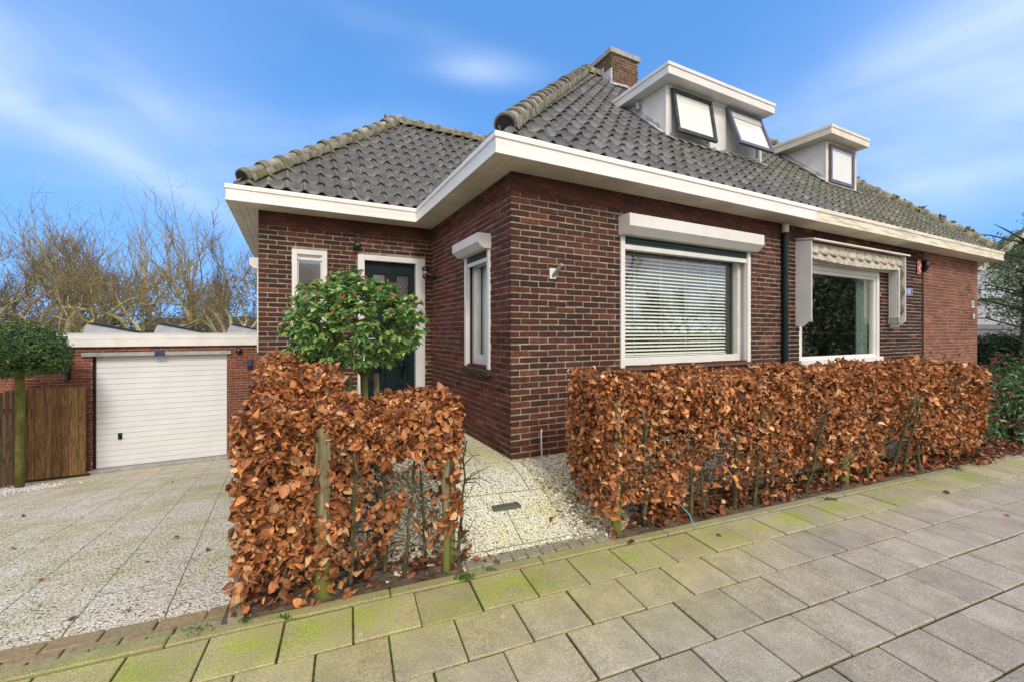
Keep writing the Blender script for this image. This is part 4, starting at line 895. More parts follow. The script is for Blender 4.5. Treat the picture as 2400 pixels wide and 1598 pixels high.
# porch window
w4 = empty('window'); w4.parent = house; tag(w4, 'narrow frosted window left of the front door')
b = MB(); frame_rect(b, Wd, -1.740, -1.345, 1.085, 2.144, .06, -.07, .012); frame_rect(b, Wd, -1.68, -1.405, 2.02, 2.084, .022, -.06, -.015); frame_rect(b, Wd, -1.68, -1.405, 1.145, 2.02, .015, -.06, -.03); b.box(-1.76, -1.325, -.02, .03, 1.05, 1.085, T=Wd, bev=.003); b.build('frame', m_white, w4)
b = MB(); b.box(-1.68, -1.405, -.05, -.045, 1.145, 2.03, T=Wd); b.build('pane', m_frosted, w4)
b = MB(); b.box(-1.66, -1.43, -.05, -.03, 2.04, 2.065, T=Wd); b.build('vent', m_white, w4)
# front door
dr = empty('front_door'); dr.parent = house; tag(dr, 'dark green panelled door in a white frame')
b = MB(); b.box(-.982, -.897, -.09, .014, -.02, 2.143, T=Wd, bev=.004); b.box(-.222, -.095, -.09, .014, -.02, 2.143, T=Wd, bev=.004); b.box(-.897, -.222, -.09, .013, 2.07, 2.142, T=Wd, bev=.004); b.build('door_frame', m_white, dr)
b = MB(); D0, D1 = -.10, -.055; L0, L1 = -.892, -.227
holes = [(-.80, -.605, 1.42, 1.925), (-.49, -.295, 1.42, 1.925), (-.80, -.605, .42, .95), (-.49, -.295, .42, .95)]
xs = sorted(set([L0, L1]+[x for h in holes for x in h[:2]])); zs = sorted(set([.04, 2.066]+[x for h in holes for x in h[2:]]))
for i in range(len(xs)-1):
    for j in range(len(zs)-1):
        xm, zm = (xs[i]+xs[i+1])/2, (zs[j]+zs[j+1])/2
        if not any(h[0] < xm < h[1] and h[2] < zm < h[3] for h in holes): b.box(xs[i], xs[i+1], D0, D1, zs[j], zs[j+1], T=Wd)
for h in holes:
    for (a0, a1, g0, g1) in ((h[0], h[0]+.02, h[2], h[3]), (h[1]-.02, h[1], h[2], h[3]), (h[0]+.02, h[1]-.02, h[2], h[2]+.02), (h[0]+.02, h[1]-.02, h[3]-.02, h[3])): b.box(a0, a1, D0, D1+.012, g0, g1, T=Wd, bev=.004)
for h in holes[2:]:
    cx_, cz_ = (h[0]+h[1])/2, (h[2]+h[3])/2; b.box(h[0]+.02, h[1]-.02, D0, D0+.01, h[2]+.02, h[3]-.02, T=Wd)
    P = [Wd(cx_, D0+.012, h[2]+.05), Wd(h[1]-.04, D0+.012, cz_), Wd(cx_, D0+.012, h[3]-.05), Wd(h[0]+.04, D0+.012, cz_)]; ap = Wd(cx_, D1+.01, cz_)
    for k in range(4): b.poly([P[k], P[(k+1) % 4], ap])
b.build('door_leaf', m_green_dark, dr)
for h in holes[:2]:
    b = MB(); b.box(h[0]+.02, h[1]-.02, -.085, -.08, h[2]+.02, h[3]-.02, T=Wd); b.build('pane', m_patglass, dr)
b = MB(); b.box(-.87, -.845, -.055, -.02, .98, 1.12, T=Wd, bev=.004); b.tube([Wd(-.857, -.02, 1.05), Wd(-.76, -.02, 1.05)], .009, 8); b.build('door_handle', m_zinc, dr)
b = MB(); b.box(-1.02, -.06, -.06, .22, -.01, .035, T=Wd, bev=.005); b.build('door_step', m_concrete, dr)
# left gable shutter, only its edge shows
b = MB(); shutterbox(b, Wl2, 2.55, 3.7, 1.90, 2.03, .11); b.box(2.56, 2.61, .0, .03, .9, 1.9, T=Wl2); b.box(3.64, 3.69, 0, .03, .9, 1.9, T=Wl2); b.box(2.61, 3.64, -.02, .01, .95, 1.9, (.1, .1, .1), T=Wl2)
o = b.build('shutter_box', m_white, house); o['label'] = 'white shutter box on the left gable seen edge on'
# downpipe
dp = MB(); dp.tube([(4.04, -.045, BZ+.004), (4.04, -.045, 2.44)], .042, 14); dpo = dp.build('pipe_socket', m_cream, house, smooth=True)
dp = MB(); dp.tube([(4.04, -.045, 2.50), (4.04, -.045, -.2)], .036, 14)
for z in (2.3, 1.72, .9): dp.tube([(4.04, -.045, z+.02), (4.04, -.045, z-.02)], .0395, 14); dp.box(4.025, 4.055, -.04, 0, z-.015, z+.015)
dp.build('downpipe', m_green_dark, house, smooth=False)

# ================================================================== THINGS FIXED TO THE WALLS
def onhouse(name, label, cat, u, v, z, group=None): 
    return empty(name, Hh(u, v, z), HROT, label, cat, group)
# awning
aw = onhouse('awning', 'folded beige canvas awning with white side boards over the right window', 'awning', 4.36, 0, 1.2)
OU, OZ = 4.36, 1.2
def Ta(x, y, z): return (x-OU, y, z-OZ)
for k, uu in enumerate((4.35, 7.02)):
    b = MB(); y = -.20
    b.prism([(0, 1.215), (-.10, 1.215), (y, 1.31), (y, 2.34), (0, 2.375)], uu, uu+.018, T=lambda x, yy, z: Ta(yy, x, z)); b.build('side_board', m_white, aw)
b = MB(); b.prism([(0, 2.385), (0, 2.405), (-.235, 2.37), (-.235, 2.348)], 4.345, 7.10, T=lambda x, yy, z: Ta(yy, x, z)); b.build('top_board', m_cream, aw)
def valance(zt, zb, y, amp, per, u0, u1, th, name, m, wav=0):
    b = MB(); n = 140; rows = []
    for j in range(5):
        f = j/4; row = []
        for k in range(n+1):
            x = u0+(u1-u0)*k/n; sc_ = amp*(abs(math.sin(math.pi*(x-u0)/per))**.8); zz = zt+(zb-sc_-zt)*f
            row.append(b.vert(Ta(x, y-.03*f+wav*f*math.sin(2*math.pi*(x-u0)/per+1)+.004*math.sin(x*31+f*3), zz)))
        rows.append(row)
    for j in range(4):
        for k in range(n): b.face([rows[j][k], rows[j][k+1], rows[j+1][k+1], rows[j+1][k]])
    o = b.build(name, m, aw, smooth=True); md = o.modifiers.new('s', 'SOLIDIFY'); md.thickness = .004; return o
valance(2.345, 2.225, -.14, .040, .24, 4.40, 7.0, .003, 'valance', m_canvas, .018)
b = MB(); n = 60   # rolled canvas hanging behind the valance
for k in range(n):
    x0, x1 = 4.42+2.50*k/n, 4.42+2.50*(k+1)/n; s0, s1 = [-.035*math.sin(math.pi*q/n)+.004*math.sin(q*1.7) for q in (k, k+1)]
    b.poly([Ta(x0, -.14, 2.26), Ta(x1, -.14, 2.26), Ta(x1, -.165, 2.125+s1), Ta(x0, -.165, 2.125+s0)]); b.poly([Ta(x0, -.165, 2.125+s0), Ta(x1, -.165, 2.125+s1), Ta(x1, -.05, 2.12+s1), Ta(x0, -.05, 2.12+s0)])
b.build('canvas_fold', m_canvas, aw, smooth=True)
b = MB(); b.box(4.42, 6.96, -.05, -.02, 2.09, 2.13, T=Ta)
b.build('front_bar', m_cream, aw)
for side, uu in ((1, 6.905), (-1, 4.40)):
    for k in range(5):
        b = MB(); yy = -.03-.030*k; b.box(uu+(.0-.004*k), uu+.02-.004*k, yy-.024, yy, 1.36+.005*(k % 2), 2.16, T=Ta, bev=.002); b.build('folding_arm', m_white, aw)
    b = MB(); b.box(uu-.01, uu+.035, -.17, -.02, 1.27, 1.355, T=Ta, bev=.004)
    b.lathe([(0.001, -.012), (.045, -.012), (.045, .0), (.02, .006), (.001, .006)], 18, T=lambda x, y, z: Ta(7.0-.02+z if side > 0 else 4.375-z, -.115+x, 1.30+y)); b.build('pivot', m_zinc, aw)
for uu, si_ in ((6.985, -1), (4.395, 1)):    # side canvas with scalloped edge
    b = MB(); n = 40; r0 = []; r1 = []
    for k in range(n+1):
        z = 1.36+.78*k/n; r0.append(b.vert(Ta(uu+.02*si_, -.06, z))); r1.append(b.vert(Ta(uu, -.165-.022*math.sin(z*22)-.02*math.sin((z-1.36)*4), z)))
    for k in range(n): b.face([r0[k], r0[k+1], r1[k+1], r1[k]])
    o = b.build('side_canvas', m_canvas_green, aw, smooth=True); md = o.modifiers.new('s', 'SOLIDIFY'); md.thickness = .004
# wall lantern on the side wall by the door
lp = onhouse('wall_lantern', 'black wall lantern with clear glass beside the front door', 'lamp', 0, 2.17, 1.9)
b = MB(); b.lathe([(.001, 0), (.045, 0), (.045, .012), (.03, .02), (.001, .02)], 16, T=lambda x, y, z: (-z, x, y*1.4)); b.tube([(-.02, 0, -.02), (-.06, 0, -.05), (-.10, 0, -.03), (-.15, 0, -.03)], .012, 8); b.build('bracket', m_black, lp, smooth=True)
b = MB(); b.lathe([(.001, -.055), (.03, -.055), (.042, -.045), (.042, -.02), (.046, -.02), (.046, -.012), (.001, -.012)], 18, T=lambda x, y, z: (-.15+x, y, z)); b.build('lamp_base', m_black, lp)
b = MB(); b.lathe([(.040, -.012), (.040, .055)], 18, T=lambda x, y, z: (-.15+x, y, z)); b.build('lamp_glass', m_lampglass, lp, smooth=True)
b = MB(); b.lathe([(.001, .055), (.05, .055), (.05, .085), (.034, .105), (.001, .11)], 18, T=lambda x, y, z: (-.15+x, y, z)); b.build('lamp_cap', m_black, lp)
# round sensors
def sensor(name, loc, rz, r, label, group=None):
    e = empty(name, loc, rz, label, 'sensor', group)
    b = MB(); b.lathe([(.001, 0), (r*.85, 0), (r*.9, .015), (r*.7, .03), (.001, .03)], 20, T=lambda x, y, z: (x, -z, y)); b.build('mounting_plate', m_black, e)
    b = MB(); b.lathe([(.001, r*.9)]+[(r*math.sin(a), -.02-r*math.cos(a)+0*1) for a in np.linspace(.05, 3.1, 12)], 20, T=lambda x, y, z: (x, -r*.55+y, z+.02)); b = MB()
    b.lathe([(max(.001, r*math.sin(a)), -r*math.cos(a)) for a in np.linspace(0, math.pi, 13)], 20, T=lambda x, y, z: (x, -.03-r*.5+y*.85, z)); b.build('sensor_head', m_black, e, smooth=True)
    b = MB(); b.lathe([(.001, 0), (r*.35, 0), (r*.25, .008), (.001, .01)], 12, T=lambda x, y, z: (x+r*.1, -.03-r*1.30-z, y+r*.15)); b.build('lens', m_lampglass, e); return e
sensor('motion_sensor', Hh(-.995, V1-.006, 2.24), HROT, .05, 'round black sensor on the brick wall above the front door')
sensor('motion_sensor', Hh(-2.782, 7.74, .735), HROT, .065, 'round black sensor at the top right of the garage door')
# flag holders
def flagholder(loc, label, group):
    e = empty('flag_holder', loc, HROT, label, 'flag holder', group)
    b = MB(); b.box(-.035, .035, -.018, -.006, -.05, .05, bev=.003); b.build('wall_plate', m_white, e)
    b = MB(); d = Vector((.12, -.85, .62)).normalized(); p0 = Vector((0, -.015, -.02)); n = 14
    rings = []
    b.tube([p0, p0+d*.15], .017, n, cap=False); b.tube([p0+d*.151, p0+d*.150], [.017, .013], n, cap=False); b.tube([p0+d*.15, p0+d*.05], .013, n, cap=True); b.build('socket', m_zinc, e, smooth=True); return e
flagholder(Hh(.43, -.002, 1.68), 'metal flag holder on the dark brick left of the wide window', 'flag pole holders')
flagholder(Hh(10.52, -.002, 1.45), 'metal flag holder on the orange brick near the house number', 'flag pole holders')
# signs
def textobj(name, txt, size, m, parent, loc, ext=.001, rx=90):
    cu = bpy.data.curves.new(name, 'FONT'); cu.body = txt; cu.size = size; cu.extrude = ext; cu.align_x = 'CENTER'; cu.align_y = 'CENTER'
    t = bpy.data.objects.new(name, cu); me = bpy.data.meshes.new_from_object(t); bpy.data.objects.remove(t); bpy.data.curves.remove(cu)
    o = bpy.data.objects.new(name, me); lk(o); me.materials.append(m); o.parent = parent; o.location = loc; o.rotation_euler = (rad(rx), 0, 0); return o
m_sign = mat('enamel_blue', noise=(6, (.012, .035, .36), (.02, .055, .45), .3, .7), rough=.25, spec=.5); m_enamelw = mat('enamel_white', noise=(6, (.74, .74, .74), (.82, .82, .82), .3, .7), rough=.3, spec=.5)
m_red = mat('red_enamel', noise=(35, (.42, .05, .045), (.62, .40, .36), .5, .62), rough=.6, spec=.3)
sg = onhouse('street_sign', 'blue enamel street name sign partly behind the awning', 'sign', 7.50, -.006, 1.822)
b = MB(); b.box(-.29, .29, -.012, -.004, -.068, .068, bev=.003); b.build('sign_plate', m_sign, sg)
b = MB(); frame_rect(b, lambda x, y, z: (x, y, z), -.28, .28, -.058, .058, .006, -.0145, -.013, bev=0); b.build('sign_border', m_enamelw, sg)
textobj('sign_text', 'OUDEDIJK', .104, m_enamelw, sg, (.0, -.0135, 0))
for c_ in sg.children:
    if c_.name.startswith('sign_text'): c_.scale = (1.02, 1, 1)
nb = onhouse('house_number', 'small black and white house number plate on orange brick', 'sign', 10.48, -.006, 1.69)
b = MB(); b.box(-.085, .085, -.012, -.004, -.075, .075, bev=.003); b.build('number_plate', m_enamelw, nb)
b = MB(); frame_rect(b, lambda x, y, z: (x, y, z), -.08, .08, -.07, .07, .009, -.0145, -.012, bev=0); b.build('plate_border', m_black, nb); [textobj('number_text', ch_, .115, m_black, nb, (dx_, -.0135, 0)) for ch_, dx_ in (('2', -.046), ('1', .008), ('1', .046))]
rp = onhouse('red_plaque', 'faded red plaque on dark brick above the street sign', 'plaque', 8.04, -.006, 2.27)
b = MB(); b.box(-.065, .065, -.02, -.004, -.13, .13, bev=.006); b.build('plaque_body', m_red, rp)
for (x, z, w_, h_) in ((.0, .075, .05, .012), (.015, .03, .03, .03), (-.02, -.02, .03, .04), (.015, -.065, .05, .02), (-.01, .0, .06, .008)):
    b = MB(); b.box(x-w_/2, x+w_/2, -.023, -.0205, z-h_/2, z+h_/2); b.build('plaque_mark', m_enamelw, rp)
# thin white cable from the ground up the front wall
cb = MB(); cb.tube([Hh(.302, -.02, .25), Hh(.30, -.018, .15), Hh(.305, -.02, .05), Hh(.30, -.022, -.03)], .007, 6); tag(cb.build('wall_cable', m_white, smooth=True), 'short white cable rising from the gravel up the brick corner', 'cable')
vb = MB()
for k in range(3): vb.box(1.55-.004, 1.55, .0, .0, 0, 0) if False else None
# iron wall anchor at the seam and its ties
an = MB(); an.tube([Hh(8.235, -.03, 2.40), Hh(8.26, -.05, 2.33), Hh(8.22, -.03, 2.2)], [.03, .05, .025], 7); tag(an.build('wall_anchor', m_black, smooth=True), 'dark tarred lump at the top of the brick seam', 'wall anchor')

# ================================================================== GARAGE
GV = 7.75
ga = empty('garage', Hh(-3.9, GV, -1.61), HROT, 'low flat-roofed red brick garage with a white ribbed door', 'garage')
def Tg(u, v, z): return (u+3.9, v-GV, z+1.61)
b = MB(); WG = lambda a, d, z: Tg(a, GV-d, z)
bricks(b, WG, -6.35, -1.7, -1.75, .90, [(-5.225, -3.01, -1.70, .66)], pal_garage, (0, 1, 0), L=.190, Hc=.0572, depth=.13)
b.box(-5.225, -3.01, GV+.10, GV+.14, .60, .70, (.1, .03, .02), T=Tg)
b.build('wall', [m_brick, m_mortar_grey], ga)
b = MB(); b.box(-5.72, -1.7, GV-.06, GV-.02, .852, .985, T=Tg, bev=.004); b.box(-5.72, -1.7, GV-.05, GV-.02, .985, .992, (.3, .3, .3), T=Tg); b.box(-5.72, -1.7, GV-.06, GV-.02, .992, 1.10, T=Tg, bev=.004); b.box(-5.73, -1.7, GV-.07, GV+.05, 1.10, 1.118, T=Tg, bev=.003); b.box(-5.72, -1.7, GV-.02, GV+.02, .86, 1.1, T=Tg); b.build('fascia', m_white, ga)
b = MB(); b.box(-5.7, -1.7, GV+.05, 14, 1.02, 1.095, T=Tg); b.build('roof', m_zinc, ga)
b = MB(); b.box(-5.9, -5.7, GV+.02, 14, -1.7, 1.05, (.2, .06, .04), T=Tg); b.build('side_wall', m_brick, ga)
gd = MB(); z = -1.56; n = 20; hh = (.66+1.56)/n
prof_ = []
for k in range(n):
    a = z+k*hh; prof_ += [(.080, a), (.082, a+hh-.012), (.094, a+hh-.008), (.094, a+hh-.004), (.080, a+hh)]
for k in range(len(prof_)-1):
    (d0, za), (d1, zb) = prof_[k], prof_[k+1]; gd.poly([Tg(-5.20, GV+d0, za), Tg(-3.02, GV+d0, za), Tg(-3.02, GV+d1, zb), Tg(-5.20, GV+d1, zb)])
m_doorw = mat('door_enamel', noise=(2.5, (.68, .69, .71), (.73, .74, .76), .35, .65), rough=.4, spec=.35, bump=(120, .1, .001)); gdo = gd.build('garage_door', m_doorw, ga)
b = MB(); b.box(-5.225, -5.195, GV+.05, GV+.13, -1.6, .66, T=Tg); b.box(-5.225, -3.01, GV+.06, GV+.12, -1.61, -1.56, T=Tg); b.build('door_seal', m_black, gdo)
b = MB(); b.box(-4.865, -4.80, GV+.06, GV+.09, -1.02, -.89, T=Tg, bev=.005); b.tube([Tg(-4.832, GV+.055, -.965), Tg(-4.832, GV+.03, -.965), Tg(-4.832, GV+.03, -1.0)], .014, 8); b.build('handle', m_black, gdo)
b = MB(); b.box(-5.38, -2.925, GV-.05, GV-.008, .665, .742, T=Tg, bev=.004); b.build('door_rail', m_zinc, ga)
b = MB(); b.box(-4.25, -4.09, GV-.075, GV-.051, .665, .765, T=Tg, bev=.006); b.box(-4.26, -4.08, GV-.085, GV-.04, .655, .675, (.8, .8, .8), T=Tg); b.build('drive_unit', m_navy, ga)
b = MB(); b.box(-5.30, -2.95, GV-.12, GV+.1, -1.75, -1.565, T=Tg, bev=.01); b.build('threshold', m_concrete, ga)
kb = empty('key_box', Hh(-2.575, GV-.005, .48), HROT, 'small dark blue box fixed to the garage wall right of the door', 'box')
b = MB(); b.box(-.055, .055, -.07, -.008, -.10, .06, bev=.01); b.build('box_body', m_navy, kb); b = MB(); b.box(-.045, .045, -.06, -.008, -.14, -.10, bev=.01); b.build('box_base', m_black, kb)
lb = empty('wall_light', Hh(-5.58, GV-.005, .40), HROT, 'dark wall light on the garage bricks behind the ball-shaped tree', 'lamp')
b = MB(); b.box(-.05, .05, -.12, -.01, -.18, .16, bev=.012); b.build('lamp_body', m_black, lb); b = MB(); b.box(-.035, .035, -.125, -.12, -.15, -.05); b.build('lamp_glass', m_lampglass, lb)
m_panel = mat('solar_cell', noise=(6, (.008, .01, .014), (.016, .018, .026), .3, .7), rough=.6, spec=.2); m_plate = mat('galvanised_side', noise=(5, (.28, .3, .34), (.40, .42, .46), .3, .7), rough=.5, spec=.4)
for k, u0 in enumerate((-5.50, -4.37, -3.06)):
    e = empty('solar_panel', Hh(u0, 8.15, 1.095), HROT, ['solar panel wedge at the left end of the garage roof', 'middle solar panel wedge on the garage roof', 'solar panel wedge on the garage roof next to the house'][k], 'solar panel', 'solar panels on the garage roof')
    b = MB(); b.prism([(0, 0), (.02, .10), (.06, .185), (.10, .205), (.16, .205), (.90, .02), (.92, 0)], 0, .02); b.prism([(0, 0), (.02, .10), (.06, .185), (.10, .205), (.16, .205), (.90, .02), (.92, 0)], .38, .40); b.build('side_plate', m_plate, e)
    b = MB(); b.prism([(.08, .212), (.12, .232), (.96, .03), (.95, .012)], -.02, .42); b.build('panel', m_panel, e)
    b = MB(); b.prism([(0, 0), (.0, .02), (.06, .19), (.08, .19), (.02, 0)], .02, .38); b.build('wind_plate', m_plate, e)
# gate
gt = empty('wooden_gate', Hh(-5.72, GV-.2, -1.6), HROT, 'brown plank gate between the fence post and the garage', 'gate')
GH = 1.69; x = -.42; ws_ = [.105, .085, .13, .09, .125, .09, .13, .105]
b = MB(); sc_ = .90/sum(ws_); x = -.44
for w_ in ws_:
    w2_ = w_*sc_; g_ = random.gauss(1, .16); b.box(x+.002, x+w2_-.002, -.012+random.gauss(0, .0015), .012, .03+.0*x, GH+random.gauss(0, .004), (g_, g_*.97, g_*.93), bev=.003); x += w2_
b.build('plank_panel', m_gatewood, gt)
for zz in (.25, 1.35): b = MB(); b.box(-.44, .46, .012, .04, zz, zz+.09); b.build('cross_rail', m_gatewood, gt)
b = MB(); b.box(-.52, -.445, -.05, .04, -.05, 1.72, (.9, .9, .85), bev=.004); b.build('gate_post', m_fencewood, gt)
b = MB(); b.box(-.44, .5, -.03, .06, -.12, .02, (.3, .3, .3)); b.build('gate_sill', m_gatewood, gt)
# brick pier between gate and garage door is the garage wall itself; picket fence on the left, running towards the street
fn = empty('picket_fence', (-8.80, 7.55, -1.62), 0, 'weathered vertical slat fence at the left beside the drive', 'fence')
for k in range(9):
    px_, py_ = .024*k, -.12*k; g_ = random.gauss(1, .1); z0 = drive_z(*toH(-8.8+px_, 7.55+py_))+1.62
    b = MB(); b.box(-.011, .011, -.040, .040, z0-.1, 1.72+.01*math.sin(k*2), (g_, g_, g_), T=lambda x, y, z: (px_+x, py_+y, z), bev=.003); b.build('slat', m_fencewood, fn)
for zz in (.5, 1.35):
    b = MB(); b.box(-.045, -.013, -1.05, .05, zz, zz+.07, T=lambda x, y, z: (x-.2*y, y, z)); b.build('rail', m_fencewood, fn)
# pink brick wall of the neighbour, along the boundary, and the neighbour's sloping coping
nw = empty('neighbour_garage', Hh(-8.0, 8.2, -1.7), HROT, 'red brick outbuilding of the neighbour with a sloping pale roof edge', 'outbuilding')
b = MB(); bricks(b, lambda a, d, z: (a+8.0, 8.0-8.2-d, z+1.7), -10.5, -6.36, -1.8, 1.0, [], lambda z=0, a=0: tuple(x*random.gauss(1, .08) for x in (.28, .085, .06)), (0, 1)); b.build('wall', [m_brick, m_mortar_grey], nw)
b = MB(); b.prism([(2.26, 2.70), (2.26, 2.82), (-1.2, 3.55), (-1.2, 3.40)], -.28, -.20); b.build('roof_edge', m_zinc, nw)
b = MB(); b.box(-1.5, 2.2, .05, 5, 2.5, 2.62); b.build('roof', m_concrete, nw)

# ================================================================== NEIGHBOUR HOUSE ON THE RIGHT
m_whitebrick = mat('white_brick', noise=(8, (.45, .44, .46), (.62, .61, .64), .3, .7), rough=.9, spec=.1)
def wbrick():
    t = m_whitebrick.node_tree; bs = t.nodes['Principled BSDF']; tcn = [n for n in t.nodes if n.type == 'TEX_COORD'][0]
    br = N(t, 'ShaderNodeTexBrick'); br.inputs['Scale'].default_value = 1; br.inputs['Brick Width'].default_value = .22; br.inputs['Row Height'].default_value = .0625; br.inputs['Mortar Size'].default_value = .006
    br.inputs['Color1'].default_value = (.76, .75, .78, 1); br.inputs['Color2'].default_value = (.68, .67, .70, 1); br.inputs['Mortar'].default_value = (.32, .31, .33, 1)
    mpn = N(t, 'ShaderNodeMapping'); mpn.inputs['Rotation'].default_value = (rad(90), 0, 0); t.links.new(tcn.outputs['Object'], mpn.inputs[0]); t.links.new(mpn.outputs[0], br.inputs['Vector']); t.links.new(br.outputs['Color'], bs.inputs['Base Color'])
    bp = N(t, 'ShaderNodeBump'); bp.inputs['Distance'].default_value = .01; t.links.new(br.outputs['Fac'], bp.inputs['Height']); bp.invert = True; t.links.new(bp.outputs[0], bs.inputs['Normal'])
wbrick()
nh = empty('white_house', (20.1, 18, -.3), -.65, 'white painted brick house with a brown timber gable on the right', 'house')
b = MB(); b.box(-2, 6, 0, 8, 0, 4.3); b.build('wall', m_whitebrick, nh)
b = MB(); b.prism([(.15, 4.1), (1.25, 5.42), (6, 5.42), (6, 4.1)], -.03, 8, col=(.75, .72, .68)); b.build('gable', m_fencewood, nh)
m_thatch = mat('old_roof', noise=(12, (.10, .085, .06), (.2, .17, .12), .3, .7), rough=.95, spec=.1, bump=(30, .8, .02))
b = MB(); b.prism([(-.10, 4.08), (-.16, 4.16), (1.14, 5.58), (6.3, 5.62), (6.3, 5.52), (1.18, 5.48)], -.34, 8.2); b.build('roof', m_thatch, nh)
b = MB(); b.prism([(-.08, 4.08), (1.18, 5.48), (6.2, 5.52), (6.2, 5.10), (1.45, 5.06), (1.22, 5.22), (.14, 4.02)], -.31, -.27); b.build('barge_board', m_cream, nh)
b = MB(); frame_rect(b, lambda x, y, z: (x, y, z), .07, .68, 2.86, 3.40, .12, -.05, .02, bev=.01); b.build('window', m_white, nh)
b = MB(); b.poly([(.19, -.01, 2.98), (.56, -.01, 2.98), (.56, -.01, 3.28), (.19, -.01, 3.28)]); b.build('window_pane', m_curtain, nh); b = MB(); b.box(.03, .72, -.09, .0, 2.76, 2.85); b.build('window_sill', m_black, nh)
gf = empty('grey_fence', (18.1, 16.2, -.3), -.65, 'pale grey board fence in front of the white house', 'fence')
b = MB(); x = -1.5
while x < 4: b.box(x, x+.22, 0, .03, 0, 1.55, (random.gauss(1, .03),)*3); x += .224
b.build('board_panel', m_greyfence, gf); b = MB(); b.box(-1.5, 4, -.03, .05, 1.55, 1.72); b.build('top_rail', m_greyfence, gf)

# ================================================================== PLANTS
LEAFV = [(0, 0, 0), (-.33, .30, .10), (0, .33, 0), (.36, .34, .07), (-.31, .66, .04), (0, .68, -.03), (.26, .72, .10), (.03, 1.0, -.12)]
LEAFF = [(0, 2, 1, 1), (0, 3, 2, 2)]
LEAFQ = [(0, 2, 5, 1), (1, 5, 4, 4), (0, 3, 5, 2), (3, 6, 5, 5), (4, 5, 7, 7), (5, 6, 7, 7)]
# use triangles only, to keep a single polygon size
LEAFT = [(0, 2, 1), (0, 3, 2), (1, 2, 5), (1, 5, 4), (2, 3, 6), (2, 6, 5), (4, 5, 7), (5, 6, 7)]
def curl(f):
    return [(x, y, z*f+(-.16*f*y*y)) for x, y, z in LEAFV]
BR = [(.14, .20), (.34, .36), (.56, .37), (.78, .24), (.92, .10)]
BV = [(0, 0, 0)]+[p for y, w_ in BR for p in ((-w_, y), (0, y), (w_, y))]+[(0, 1, 0)]
def beech_template(f, tw, wv):
    out = []
    for p in BV:
        x, y = p[0], p[1]; side = abs(x)
        z = f*(.28*side-.20*y*y)+wv*.045*math.sin(y*14+(2 if x > 0 else 0))*(1 if side > .05 else 0)
        a = tw*y; out.append((x*math.cos(a)-z*math.sin(a)+.05*math.sin(y*3)*tw, y, z*math.cos(a)+x*math.sin(a)))
    return out
BT = [(0, 2, 1), (0, 3, 2)]
for k_ in range(4):
    a_ = 1+3*k_; BT += [(a_, a_+1, a_+4), (a_, a_+4, a_+3), (a_+1, a_+2, a_+5), (a_+1, a_+5, a_+4)]
BT += [(13, 14, 16), (14, 15, 16)]
def beechcloud(name, pos, nrm, size, cols, m, parent, droop=.6):
    n = len(pos); tip = np.tile(np.array([0, 0, -droop]), (n, 1))+rng.normal(0, .6, (n, 3))+nrm*.35
    idx = rng.integers(0, 6, n); V = []; F = []; C = []; off = 0; R = rotmats(nrm, tip, .85)
    for k, (f_, tw_, wv_, asp) in enumerate(((.8, .2, 1, .95), (1.8, -.5, 1, .85), (2.8, .7, 1.5, .7), (3.6, -.3, 1, .62), (1.2, .9, 2, .9), (-1.5, .4, 1, .85))):
        s_ = idx == k; tv = np.array(beech_template(f_, tw_, wv_))*np.array([asp, 1, 1]); nn = int(s_.sum()); q = len(tv)
        v = np.einsum('nij,kj->nki', R[s_], tv)*size[s_][:, None, None]+pos[s_][:, None, :]
        V.append(v.reshape(-1, 3)); F.append((np.array(BT)[None]+(np.arange(nn)*q)[:, None, None]).reshape(-1, 3)+off)
        tone = np.array([1.12]+[1, 1.15, 1]*5+[.8])[None, :, None]; C.append((cols[s_][:, None, :]*tone).reshape(-1, 3)); off += nn*q
    return fastmesh(name, np.concatenate(V), np.concatenate(F), np.concatenate(C), m, parent, smooth=True)
def leafcloud(name, pos, nrm, size, cols, m, parent, jit=.6, aspect=1.0, droop=.5, cv=1.6):
    n = len(pos); tip = np.tile(np.array([0, 0, -droop]), (n, 1))+rng.normal(0, .6, (n, 3))+nrm*.35
    # three curl variants
    idx = rng.integers(0, 3, n); parts = []
    V = []; F = []; C = []; off = 0
    R = rotmats(nrm, tip, jit)
    for k, cf in enumerate((cv*.5, cv, cv*1.8)):
        s_ = idx == k
        tv = np.array(curl(cf))*np.array([aspect, 1, 1]); nn = s_.sum()
        v = np.einsum('nij,kj->nki', R[s_], tv)*size[s_][:, None, None]+pos[s_][:, None, :]
        V.append(v.reshape(-1, 3)); F.append((np.array(LEAFT)[None]+(np.arange(nn)*8)[:, None, None]).reshape(-1, 3)+off); C.append(np.repeat(cols[s_], 8, axis=0)); off += nn*8
    return fastmesh(name, np.concatenate(V), np.concatenate(F), np.concatenate(C), m, parent, smooth=True)
def colmix(n, base, sd=.18, weights=None):
    base = np.array(base); i = rng.choice(len(base), n, p=weights); c = base[i]*rng.lognormal(0, sd, (n, 1)); return c
BEECH = [(.44, .185, .068), (.34, .128, .045), (.20, .068, .028), (.62, .36, .18), (.11, .045, .022), (.50, .20, .062)]
BW = [.28, .26, .17, .12, .09, .08]
